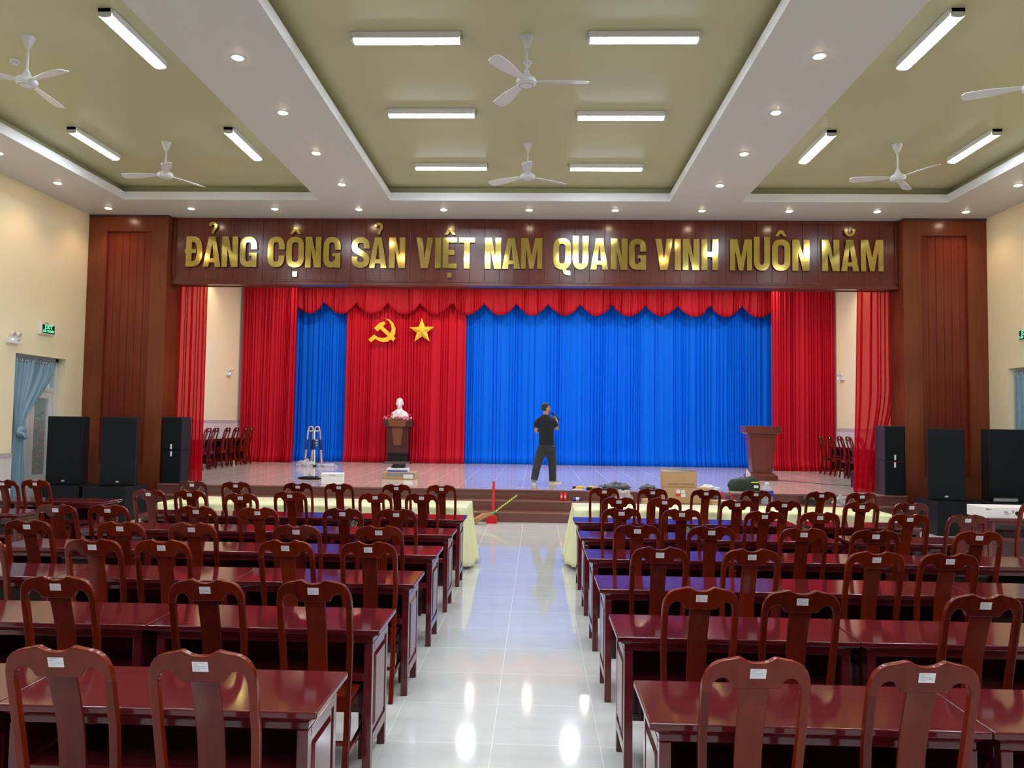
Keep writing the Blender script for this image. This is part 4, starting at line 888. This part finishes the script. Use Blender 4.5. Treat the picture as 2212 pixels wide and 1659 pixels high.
b = MB(); b.box(-.235, .235, -.14, .14, 0, .085); b.build('body', M['paper'], t, bevel=0.003, smooth=0); b = MB(); b.box(-.22, .23, -.142, -.14, .008, .04); b.build('blue_stripe', M['blue_print'], t, smooth=0)
o = crumple('adapter_heap', 'black adapter with tangled cable on top of the white and blue box', 'electronics', -3.10, 17.18, ZS+.247, .15, .09, .09, M['black'], 5, 6)
b = MB(); rc = random.Random(8); pts = []
for k in range(40): a = k*.55; pts.append((.16*math.cos(a)*(.6+.4*rc.random())+.04, -.05+.07*math.sin(a)-.02, .06+.05*math.sin(k*1.3)))
b.tube(pts, .004, 6); b.build('cable', M['black'], o)

t = thing('carton', 'cardboard carton printed LIGHTING CONTROLLER, topmost of the pile at the steps', 'box', (2.70, 14.86, .665), 0.02, 'cardboard cartons at the stage front')
b = MB(); b.box(-.32, .32, -.14, .14, 0, .285); b.build('body', M['cardboard'], t, bevel=0.004, smooth=0)
def text_mesh(s, size, mat, parent, loc, rot, ext=0.0008, sx_=1.0, name='lettering'):
    cu = bpy.data.curves.new(name, 'FONT'); cu.body = s; cu.size = size; cu.align_x = 'CENTER'; cu.align_y = 'CENTER'; cu.extrude = ext; cu.space_character = 1.08
    tmp = bpy.data.objects.new(name, cu); col.objects.link(tmp); bpy.context.view_layer.update()
    me = bpy.data.meshes.new_from_object(tmp.evaluated_get(bpy.context.evaluated_depsgraph_get())); bpy.data.objects.remove(tmp); bpy.data.curves.remove(cu)
    me.materials.clear(); me.materials.append(mat); o = bpy.data.objects.new(name, me); col.objects.link(o); o.location = loc; o.rotation_euler = rot; o.scale = (sx_, 1, 1); o.parent = parent; return o
text_mesh('LIGHTING CONTROLLER', .042, M['ink'], t, (.02, -.1415, .055), (PI/2, 0, 0), sx_=.98)
b = MB(); b.prism([(-.32, .288), (.30, .288), (.30, .30), (-.28, .335), (-.32, .335)], -.1, .06); b.build('foam_insert', M['paper'], t, smooth=0)
b = MB(); b.prism([(-.33, .33), (-.28, .337), (.31, .302), (.31, .316), (-.27, .352), (-.33, .348)], -.12, .1); b.build('open_flap', M['grey'], t, smooth=0)
t = thing('carton', 'large cardboard carton with white and red labels under the LIGHTING CONTROLLER carton', 'box', (2.82, 14.82, 2*h3+.001), 0, 'cardboard cartons at the stage front')
b = MB(); b.box(-.43, .43, -.145, .145, 0, .295); b.build('body', M['cardboard'], t, bevel=0.004, smooth=0)
b = MB(); b.box(-.19, -.12, -.1475, -.145, .19, .255); b.box(-.10, -.03, -.1475, -.145, .19, .255); b.box(-.10, -.02, -.1475, -.145, .12, .18); b.build('white_labels', M['paper'], t, smooth=0)
b = MB(); b.box(-.20, -.11, -.1475, -.145, .125, .18); b.build('red_label', M['red_paint'], t, smooth=0)
for x, w, nm in ((2.12, .30, 'small cardboard carton on the lowest step left of the pile'), (3.47, .46, 'low cardboard carton on the lowest step right of the pile')):
    t = thing('carton', nm, 'box', (x, 14.515, h3+.001), 0, 'cardboard cartons at the stage front')
    b = MB(); b.box(-w/2, w/2, -.12, .12, 0, .27); b.build('body', M['cardboard'], t, bevel=0.004, smooth=0); b = MB(); b.box(-.02, .02, -.1215, .1215, .268, .2725); b.build('tape', M['paper'], t, smooth=0)
crumple('grey_jacket', 'grey jacket lying on the stage edge left of the cartons', 'jacket', 1.56, 15.3, ZS, .27, .15, .14, M['bag_grey'], 6, 5)
crumple('plastic_bag', 'white crumpled plastic bag on the step left of the cartons', 'plastic bag', 1.66, 14.83, 2*h3, .16, .10, .22, M['plastic_film'], 7, 5, group='plastic bags on the steps')
crumple('dark_cloth_bag', 'small dark bag on the stage left of the LIGHTING CONTROLLER carton', 'bag', 2.18, 15.2, ZS, .16, .12, .12, M['bag_grey'], 17, 5)
crumple('plastic_bag', 'white plastic bag lying on the stage right of the cartons', 'plastic bag', 3.33, 15.2, ZS, .20, .12, .13, M['paper'], 8, 5, group='plastic bags on the steps')
t = thing('backpack', 'dark backpack with bright red straps lying at the stage edge', 'backpack', (3.55, 15.2, ZS), 0)
t.location = (3.52, 14.82, 2*h3)
b = MB(); b.ball((0, 0, .10), (.18, .10, .12), 20, 12); b.build('body', M['bag_grey'], t)
for s in (-.02, .12): b = MB(); b.stroke([(s-.03, .23), (s, .20), (s+.03, .12), (s+.05, 0.02)], .028, -.125, -.118); b.build('strap', M['red_plastic'], t)
t = thing('tool_bag', 'dark green canvas tool bag with yellow tape beside the lectern', 'bag', (4.12, 15.55, ZS), 0.05)
b = MB(); b.ball((-.10, 0, .11), (.23, .14, .13), 24, 14); b.ball((.16, .02, .13), (.16, .14, .16), 24, 14); b.box(-.28, .28, -.11, .11, 0, .14)
b.warp(lambda p: (p.x+.02*noise.noise(p*9), p.y+.02*noise.noise(p*9+Vector((5, 0, 0))), max(0, p.z+.03*noise.noise(p*12)))); o = b.build('body', M['bag_green'], t, smooth=60); remesh(o, .012, 2)
b = MB(); b.box(.10, .24, -.165, -.155, .17, .19); b.build('tape', M['hiviz'], t); b = MB(); b.tube([(-.2, -.1, .2), (-.1, -.12, .28), (.0, -.1, .22)], .012, 8); b.build('handle', M['leaf'], t)
b = MB(); b.box(.15, .24, -.160, -.152, .07, .12); b.build('badge', M['paper'], t, bevel=0.01)
t = thing('paper_sheet', 'folded white paper sticking up from the tool bag', 'paper', (4.22, 15.6, ZS+.24)); b = MB(); b.prism([(-.05, .05), (.06, .0), (.05, .10), (-.03, .19)], 0, .004); b.build('sheet', M['paper'], t, smooth=0)
t = thing('water_bottle', 'large clear water bottle with a blue label on the steps below the tool bag', 'bottle', (4.37, 14.83, 2*h3+.001))
b = MB(); b.lathe([(.001, 0), (.105, 0), (.112, .02), (.112, .10), (.104, .12), (.112, .14), (.112, .26), (.09, .32), (.045, .36), (.04, .38), (.001, .38)], n=24); b.build('body', M['water_bottle'], t)
b = MB(); b.lathe([(.113, .15), (.114, .15), (.114, .255), (.113, .255)], n=24); b.build('label_band', M['blue_print'], t); b = MB(); b.lathe([(.001, .37), (.045, .37), (.045, .405), (.001, .405)], n=16); b.build('cap', M['paper'], t)
crumple('dark_green_bag', 'dark green bag standing on the steps right of the water bottle', 'bag', 5.20, 14.83, 2*h3, .14, .10, .20, M['bag_green'], 9, 4)
crumple('plastic_bag', 'clear plastic bag on the steps before the right sheer curtain', 'plastic bag', 5.76, 14.83, 2*h3, .15, .10, .20, M['plastic_film'], 10, 5, group='plastic bags on the steps')
crumple('red_cloth', 'folded red cloth on the step below the right sheer curtain', 'cloth', 6.2, 14.83, 2*h3, .17, .10, .06, M['red_plastic'], 11, 4)
for k, (x, nm) in enumerate(((.475, 'left'), (.545, 'right'))):
    t = thing('soda_can', 'slim red drink can on the step, %s one of the pair' % nm, 'can', (x, 14.83, 2*h3+.001), 0, 'red drink cans on the step')
    b = MB(); b.lathe([(.001, 0), (.024, 0), (.029, .008), (.029, .13), (.023, .145), (.001, .145)], n=18); b.build('body', M['red_plastic'], t); b = MB(); b.lathe([(.001, .1455), (.022, .1455), (.022, .149), (.001, .149)], n=18); b.build('lid', M['metal'], t); b = MB(); b.box(-.012, .012, -.0305, -.0285, .05, .10); b.build('print', M['paper'], t)
t = thing('drink_can', 'blue and white drink can lying on its side on the step', 'can', (.77, 14.83, 2*h3+.033)); Mx = Matrix.Rotation(PI/2, 3, 'Y')
b = MB(); b.lathe([(.001, -.075), (.028, -.075), (.032, -.06), (.032, .06), (.026, .075), (.001, .075)], n=18, M=Mx); b.build('body', M['blue_print'], t); b = MB(); b.lathe([(.0325, -.02), (.033, -.02), (.033, .04), (.0325, .04)], n=18, M=Mx); b.build('print', M['paper'], t)
def drill(x, y, rz, lab):
    t = thing('power_drill', lab, 'tool', (x, y, ZS), rz, 'yellow and black power tools')
    b = MB(); b.tube([(-.10, 0, .045), (.03, 0, .045)], [.028, .034], 12); b.tube([(.03, 0, .045), (.07, 0, .045)], [.03, .015], 12); b.build('motor_housing', M['yellow'], t)
    b = MB(); b.tube([(-.05, 0, .045), (-.07, .10, .035)], .019, 8); b.box(-.11, -.04, .09, .15, .005, .06); b.build('grip', M['black'], t); b = MB(); b.tube([(.07, 0, .045), (.15, 0, .045)], .006, 8); b.build('bit', M['metal'], t)
drill(.86, 15.12, .4, 'yellow and black power drill at the stage edge right of the man'); drill(1.06, 15.18, 2.2, 'second yellow and black power drill beside the grey jacket')
t = thing('hand_tool', 'black flat hand tool lying between the drills and the jacket', 'tool', (1.27, 15.2, ZS)); b = MB(); b.box(-.15, .12, -.02, .02, 0, .03); b.tube([(-.15, 0, .015), (-.2, .03, .015)], .01, 6); b.build('body', M['black'], t, bevel=0.005); b = MB(); b.box(.06, .12, -.021, .021, .031, .035); b.build('mark', M['yellow'], t)
crumple('cloth_rag', 'small white rag under the tools at the stage edge', 'rag', .80, 15.09, ZS, .10, .05, .025, M['paper'], 12, 6)
b = MB(); pts = [(5.7+.12*i, 18.55-.13*i+.12*math.sin(i*.7), ZS+.006) for i in range(17)]; b.tube(pts, .006, 6); tag(b.build('floor_cable', M['black'], None), 'thin black cable running over the stage from the lectern to the right', 'cable')
t = thing('equipment_case', 'black equipment case half hidden behind the right sheer curtain', 'case', (6.90, 16.75, ZS)); b = MB(); b.box(-.14, .14, -.15, .15, 0, .36); b.build('body', M['black'], t, bevel=0.01); b = MB(); b.box(-.12, .12, -.155, -.15, .17, .19); b.build('latch', M['metal'], t)

# dustpan and broom at the foot of the steps
t = thing('dustpan', 'red long handled dustpan standing upright at the foot of the steps', 'dustpan', (-.79, 14.18, 0))
b = MB(); b.box(-.022, .022, -.012, .012, .12, .76); b.build('handle', M['red_plastic'], t, bevel=0.006)
b = MB(); b.box(-.12, .07, -.10, .02, 0, .006); b.box(-.12, .07, .01, .022, 0, .12); b.box(-.12, -.112, -.10, .02, 0, .07); b.box(.062, .07, -.10, .02, 0, .10); b.box(-.05, .05, -.02, .022, .10, .14); b.build('scoop', M['red_plastic'], t, bevel=0.003)
t = thing('broom', 'straw broom with a yellow and green wrapped handle leaning on the steps', 'broom', (-.98, 13.98, 0))
A, B_, C_ = Vector((0, 0, .10)), Vector((.20, .08, .20)), Vector((.62, .34, .50))
b = MB(); rb = random.Random(4)
for k in range(130):
    e = Vector((-.13+rb.uniform(-.03, .03), rb.uniform(-.10, .07), .010+rb.random()*.10)); m = (e+B_)/2+Vector((rb.uniform(-.02, .0), rb.uniform(-.03, .03), rb.uniform(-.02, .045)))
    b.tube([e, m, B_+Vector((0, rb.uniform(-.015, .015), rb.uniform(-.015, .015)))], .005, 4)
b.build('bristles', M['straw'], t)
b = MB(); b.tube([B_-(C_-B_).normalized()*.05, B_+(C_-B_)*.10], [.028, .014], 10); b.build('binding', M['green'], t)
b = MB(); b.tube([B_+(C_-B_)*.10, C_], .012, 10); hd = b.build('handle', M['hiviz'], t)
b = MB()
for k in range(9): f = .16+.09*k; p = B_+(C_-B_)*f; b.tube([p, p+(C_-B_).normalized()*.018], .0132, 10)
b.tube([C_-(C_-B_)*.03, C_+(C_-B_)*.03], .014, 10); b.build('wrap_bands', M['leaf'], hd)

# ------------------------------------------------------------------ door, its curtain, signs
t = MB(); xo = XL-0.20
t.box(xo-.05, xo+.05, DY1-.09, DY1, 0, DZ); t.box(xo-.05, xo+.05, DY0, DY0+.09, 0, DZ); t.box(xo-.05, xo+.05, DY0, DY1, DZ-.09, DZ); t.box(xo-.04, xo+.04, DY0+.09, DY1-.09, 0, .04); t.box(xo-.04, xo+.04, DY0+.09, DY1-.09, 2.30, 2.38)
d1 = struct(t.build('door_1', M['alu'], smooth=0))
ym = (DY0+DY1)/2
for a, c in ((DY0+.09, ym), (ym, DY1-.09)):
    b = MB(); b.box(xo-.025, xo+.025, a+.003, a+.11, .04, 2.30); b.box(xo-.025, xo+.025, c-.11, c-.003, .04, 2.30); b.box(xo-.025, xo+.025, a+.11, c-.11, .04, .75); b.box(xo-.025, xo+.025, a+.11, c-.11, 2.18, 2.30)
    lf = b.build('door_leaf', M['alu'], d1, smooth=0)
    b = MB(); b.box(xo-.004, xo+.004, a+.11, c-.11, .75, 2.18); b.build('glass_pane', M['glass'], lf, smooth=0)
b = MB(); b.box(xo-.004, xo+.004, DY0+.09, DY1-.09, 2.38, DZ-.09); b.build('transom_pane', M['glass'], d1, smooth=0)
xo = XR+.20; b = MB(); b.box(xo-.05, xo+.05, RY1-.09, RY1, 0, DZ+.02); b.box(xo-.05, xo+.05, RY0, RY0+.09, 0, DZ+.02); b.box(xo-.05, xo+.05, RY0+.09, RY1-.09, DZ-.07, DZ+.02); b.box(xo-.025, xo+.025, RY0+.09, RY1-.09, 0, .8)
d2 = struct(b.build('door_2', M['alu'], smooth=0)); b = MB(); b.box(xo-.004, xo+.004, RY0+.09, RY1-.09, .8, DZ-.07); b.build('glass_pane', M['glass'], d2, smooth=0)
def sp_left(v):
    if v < .46: k = smoothstep(0, 1, v/.46)**1.1; return (13.09+.10*k, 14.30-.86*k)
    k = smoothstep(0, 1, (v-.46)/.3); return (13.19-.12*k, 13.44+.07*k)
o = pleats('door_curtain', 13.09, 14.3, 9.17, .04, 2.90, 11, .032, M['door_curtain'], 12, spread=sp_left, nz=36, thick=.003)
o.rotation_euler = (0, 0, PI/2); tag(o, 'light blue satin curtain tied in a knot at the left door', 'curtain')
for k in range(9):
    b = MB(); b.torus((13.17+.135*k, 9.155, 2.84), .030, .008, 18, 6, Matrix.Rotation(PI/2, 3, 'X')); e = b.build('eyelet', M['metal'], o)
b = MB(); b.ball((13.32, 9.12, 1.57), (.12, .06, .11), 18, 12); b.torus((13.31, 9.13, 1.50), .10, .03, 18, 8, Matrix.Rotation(.5, 3, 'Y')); b.warp(lambda p: (p.x+.02*noise.noise(p*14), p.y, p.z+.02*noise.noise(p*14))); b.build('tie_knot', M['door_curtain'], o, smooth=60)
b = MB(); b.tube([(13.06, 9.16, 2.86), (14.40, 9.16, 2.86)], .011, 10); b.build('rod', M['metal'], o)
o = pleats('door_curtain', -14.36, -12.95, 8.74, .04, 2.92, 16, .03, M['door_curtain'], 13, nz=20, thick=.003); o.rotation_euler = (0, 0, -PI/2); tag(o, 'light blue satin curtain hanging in the right door opening', 'curtain')
for k in range(5): b = MB(); b.torus((-14.3+.15*k, 8.725, 2.86), .030, .008, 18, 6, Matrix.Rotation(PI/2, 3, 'X')); b.build('eyelet', M['metal'], o)
def exit_sign(x, y, z, s, lab):
    t = thing('exit_sign', lab, 'exit sign', (x, y, z), PI/2*s, 'green exit signs')     # local -y faces the room
    b = MB(); b.box(-.20, .20, -.075, 0, -.10, .10); b.build('housing', M['white'], t, bevel=0.006)
    b = MB(); b.box(-.175, .175, -.078, -.075, -.08, .08); fp = b.build('face', M['exit_dark'], t, smooth=0)
    text_mesh('EXIT', .105, M['exit_green'], t, (0, -.0795, .035), (PI/2, 0, 0), .001, .95); text_mesh('LỐI THOÁT', .058, M['exit_green'], t, (0, -.0795, -.04), (PI/2, 0, 0), .001)
    b = MB(); b.box(-.03, .03, -.05, -.02, .10, .125); b.build('hanger', M['grey'], t)
exit_sign(XL, 13.80, 3.44, 1, 'green EXIT sign high on the left wall above the door curtain'); exit_sign(XR, 13.80, 3.52, -1, 'green EXIT sign high on the right wall at the photo edge')
def em_light(x, y, z, s, lab):
    t = thing('emergency_light', lab, 'emergency light', (x, y, z), PI/2*s, 'white twin head emergency lights')
    b = MB(); b.box(-.15, .15, -.09, 0, -.10, -.01); b.box(-.08, .08, -.05, 0, -.01, .04); b.build('housing', M['white'], t, bevel=0.01)
    for q in (-1, 1):
        Mx = Matrix.Rotation(PI/2+.3, 3, 'X'); b = MB(); b.lathe([(.001, -.03), (.03, -.03), (.045, .03), (.040, .035), (.001, .02)], (q*.075, -.07, .065), 18, Mx); h = b.build('lamp_head', M['white'], t)
        b = MB(); b.lathe([(.001, .034), (.036, .034), (.001, .036)], (q*.075, -.07, .065), 18, Mx); b.build('lens', M['silver'], h)
    b = MB(); b.box(.02, .09, -.092, -.09, -.05, -.03); b.build('switch_panel', M['grey'], t, smooth=0)
    b = MB(); b.ball((-.10, -.09, -.04), .012, 8, 6); b.build('indicator', M['led'], t)
em_light(XL, 12.93, 3.19, 1, 'white twin head emergency light on the left hall wall'); em_light(XL, 22.25, 3.2, 1, 'emergency light on the left stage wall beside the red curtain'); em_light(XR, 22.15, 3.26, -1, 'emergency light on the right stage wall beside the red curtain')
# outdoors beyond the left door: paving, flowering shrubs and an added green backdrop wall darkening the view
slab('floor_outside', XL-8, XL-.3, 8, 22, -.12, -.02, M['ground'])
slab('wall_backdrop', XL-5.2, XL-5.0, 8, 22, -.02, 2.6, M['leaf'])  # backdrop added to cover the bright sky behind the glass
def shrub(x, y, h, mat, seed, lab):
    t = thing('flowering_shrub', lab, 'shrub', (x, y, -.02), 0, 'shrubs beyond the left door'); rs_ = random.Random(seed)
    b = MB()
    for k in range(1500):
        a, r = rs_.uniform(0, 2*PI), rs_.random()**.5*.6; z = rs_.uniform(.25, h); p = Vector((r*math.cos(a), r*math.sin(a), z)); d = Vector((rs_.uniform(-1, 1), rs_.uniform(-1, 1), rs_.uniform(-.3, 1))).normalized()*.11; s = d.cross(Vector((0, 0, 1))).normalized()*.035
        b._add([p, p+d*.5+s, p+d, p+d*.5-s], [(0, 1, 2, 3)])
    b.build('foliage', M['leaf'], t, smooth=0); b = MB()
    for k in range(130):
        a, r = rs_.uniform(0, 2*PI), .3+rs_.random()*.3; z = rs_.uniform(.4, h); b.ball((r*math.cos(a), r*math.sin(a), z), .045, 6, 4)
    b.build('blossoms', mat, t); b = MB()
    for k in range(5): b.tube([(.03*k-.06, 0, 0), (.1*k-.2, .1*math.sin(k*2), h*.7)], .015, 6)
    b.build('stems', M['straw'], t)
shrub(-10.6, 15.4, 1.9, M['flower_red'], 1, 'red flowering shrub seen through the left door glass'); shrub(-11.2, 16.6, 1.6, M['flower_pink'], 2, 'pink flowering shrub seen through the left door, farther out'); shrub(-10.9, 14.0, 1.7, M['flower_red'], 3, 'dark red shrub behind the blue door curtain')

# ------------------------------------------------------------------ the man with the microphone
t = thing('person', 'man in black T-shirt and dark trousers on the stage, seen from behind, holding a microphone', 'person', (0.18, 16.62, ZS))
TURN = 1.12; HC = (-.005, .015, 1.612)
hs = Vector((.205, .155, 1.425)); MH, MT = Vector((.130, .125, 1.512)), Vector((.322, .175, 1.345)); ax_ = (MT-MH).normalized()
b = MB(); head_shape(b, HC, TURN, 1.0)
b.tube([(-.01, -.01, 1.44), (-.008, 0, 1.50), (0, .01, 1.56)], [.062, .056, .055], 14)
rs = []
for z, cx, hx, hy in ((.84, .02, .115, .085), (.95, .015, .12, .085), (1.08, .01, .135, .095), (1.22, 0, .15, .10), (1.33, -.005, .165, .10), (1.40, -.01, .15, .085), (1.45, -.01, .08, .06)): rs.append([Vector((cx+hx*math.cos(a*PI/12), hy*math.sin(a*PI/12), z)) for a in range(24)])
b.rings(rs)
b.tube([(-.14, 0, 1.34), (-.195, -.008, 1.24), (-.208, -.005, 1.125)], [.040, .043, .038], 12); b.tube([(-.208, -.005, 1.125), (-.16, .12, 1.11), (-.085, .235, 1.12)], [.040, .036, .024], 12)
b.tube([(.125, .0, 1.34), (.20, .022, 1.25), (.235, .05, 1.155)], [.040, .043, .040], 12); b.tube([(.235, .05, 1.155), (.238, .11, 1.26), (.228, .155, 1.375)], [.041, .038, .025], 12)
b.ball((.218, .165, 1.405), (.034, .024, .042), 14, 10)
e1 = ax_.cross(Vector((0, 1, 0))).normalized(); e2 = ax_.cross(e1)
for i in range(4):       # four fingers curl round the microphone
    L = [.95, 1.0, .97, .8][i]; c0 = hs+ax_*(-.030+.019*i); fp = []
    for j in range(7):
        a = (-0.4+j*.62*L); rr = .030-.002*j; fp.append(c0+(e1*math.cos(a)*-1+e2*math.sin(a))*rr)
    b.tube(fp, [.0095, .0095, .009, .009, .0085, .008, .007], 8)
b.tube([(.212, .150, 1.392), (.196, .132, 1.415), (.182, .128, 1.437), (.172, .134, 1.456)], [.012, .011, .010, .008], 8)
b.ball((-.060, .262, 1.125), (.040, .038, .024), 14, 10)
for i in range(4): q = Vector((-.035, .268+.0*i, 1.148-.019*i)); b.tube([q+Vector((-.02, 0, 0)), q+Vector((.018, .008, 0)), q+Vector((.040, -.012, -.003)), q+Vector((.032, -.034, -.004))], [.0095, .009, .0085, .0075], 8)
b.tube([(-.065, .245, 1.145), (-.040, .235, 1.165), (-.015, .240, 1.168)], [.011, .010, .008], 8)
for s, P3 in ((-1, [(-.06, 0, .80), (-.17, -.045, .46), (-.232, -.095, .10)]), (1, [(.09, 0, .80), (.148, .08, .46), (.168, .175, .08)])): b.tube(P3, [.072, .052, .036], 14)
remesh(b.build('body', M['skin'], t), .0062, 2)
b = MB(); rs = []
for z, cx, cyy, hx, hy in ((.82, .022, 0, .168, .126), (.90, .02, 0, .168, .122), (1.0, .016, 0, .162, .114), (1.12, .010, 0, .163, .118), (1.24, .003, 0, .172, .124), (1.33, -.006, 0, .182, .118), (1.385, -.010, 0, .172, .102), (1.42, -.012, 0, .138, .088), (1.45, -.012, 0, .100, .076), (1.478, -.01, 0, .066, .066)): rs.append([Vector((cx+hx*math.cos(a*PI/16), cyy+hy*math.sin(a*PI/16), z+.006*math.sin(a*1.1+z*30))) for a in range(32)])
b.rings(rs)
b.tube([(-.10, 0, 1.365), (-.150, -.003, 1.345), (-.188, -.006, 1.29), (-.208, -.008, 1.195)], [.055, .066, .067, .067], 16); b.tube([(.08, 0, 1.365), (.135, .004, 1.348), (.182, .014, 1.30), (.218, .035, 1.225)], [.055, .066, .068, .067], 16)
o = b.build('t_shirt', M['shirt'], t); remesh(o, .009, 3)
b = MB(); b.ball((0, 0, 0), (.079, .099, .100), 26, 18)
def hairf(p):
    q = Vector(p); face = q.y > .035 and q.z < .045
    k = .80 if face or q.z < -.085 else 1.0+.05*noise.noise(q*60)+(.04 if q.z > .05 else 0)
    if q.y > .01 and q.z < -.01: k = .75
    q = q*k; q.y -= .010; q.z += .020; ct, st_ = math.cos(TURN), math.sin(TURN); return (q.x*ct+q.y*st_+HC[0], -q.x*st_+q.y*ct+HC[1], q.z+HC[2])
b.warp(hairf); b.build('hair', M['hair'], t, smooth=60)
b = MB()
rs = []
for z, cx, hx, hy in ((.60, .012, .05, .05), (.66, .015, .13, .105), (.70, .015, .165, .125), (.78, .018, .168, .13), (.85, .02, .158, .118), (.895, .02, .148, .108)): rs.append([Vector((cx+hx*math.cos(a*PI/16), hy*math.sin(a*PI/16), z)) for a in range(32)])
b.rings(rs)
b.tube([(-.060, 0, .80), (-.105, -.015, .62), (-.165, -.045, .46), (-.195, -.07, .30), (-.222, -.092, .17), (-.238, -.10, .075)], [.108, .108, .092, .084, .078, .076], 16)
b.tube([(.095, 0, .80), (.118, .03, .62), (.148, .075, .46), (.155, .12, .30), (.162, .155, .15), (.165, .165, .055)], [.110, .106, .094, .086, .080, .078], 16)
b.warp(lambda p: (p.x+.008*noise.noise(p*13), p.y+.012*noise.noise(p*13+Vector((3, 3, 3))), p.z)); o = b.build('trousers', M['trousers'], t); remesh(o, .009, 2)
for s, cx, cyy, ang in ((0, -.240, -.085, .06), (1, .163, .165, -PI/2+.12)):
    b = MB(); prof_ = [(-.085, .028, .045, .075), (-.05, .040, .05, .085), (0, .042, .05, .08), (.06, .045, .040, .055), (.12, .044, .033, .035), (.165, .030, .025, .018), (.18, .015, .02, .008)]; rs = []
    for y_, hw, zc, hz in prof_: rs.append([Vector((hw*math.cos(a*PI/8), y_, max(.012, zc+hz*.55*math.sin(a*PI/8)))) for a in range(16)])
    b.rings(rs); R3 = Matrix.Rotation(ang, 3, 'Z'); b.warp(lambda p: tuple(R3 @ Vector(p)+Vector((cx, cyy, 0)))); sh = b.build('shoe', M['shoe'], t, smooth=60)
    b = MB(); b.prism([(-.03, -.092), (.03, -.092), (.045, -.06), (.043, 0), (.05, .07), (.046, .13), (.028, .178), (0, .19), (-.028, .178), (-.044, .13), (-.046, .07), (-.043, 0), (-.045, -.06)], 0, .028, 'Z'); b.warp(lambda p: tuple(R3 @ Vector(p)+Vector((cx, cyy, 0)))); b.build('sole', M['sole'], sh, bevel=0.004)
b = MB()
for sx_ in (-.085, .10): b.box(sx_-.055, sx_+.055, -.126, -.118, .66, .775)
o = b.build('back_pocket', M['trousers'], t, bevel=0.003)
t = thing('microphone', 'black handheld microphone held at the mouth of the man', 'microphone', (0.18, 16.62, ZS))
b = MB(); b.tube([MH+ax_*.03, MT], [.017, .011], 14); b.build('handle', M['black'], t); b = MB(); b.ball(tuple(MH), .029, 16, 10); b.tube([MH+ax_*.015, MH+ax_*.04], [.024, .017], 14); b.build('grille_head', M['black'], t)
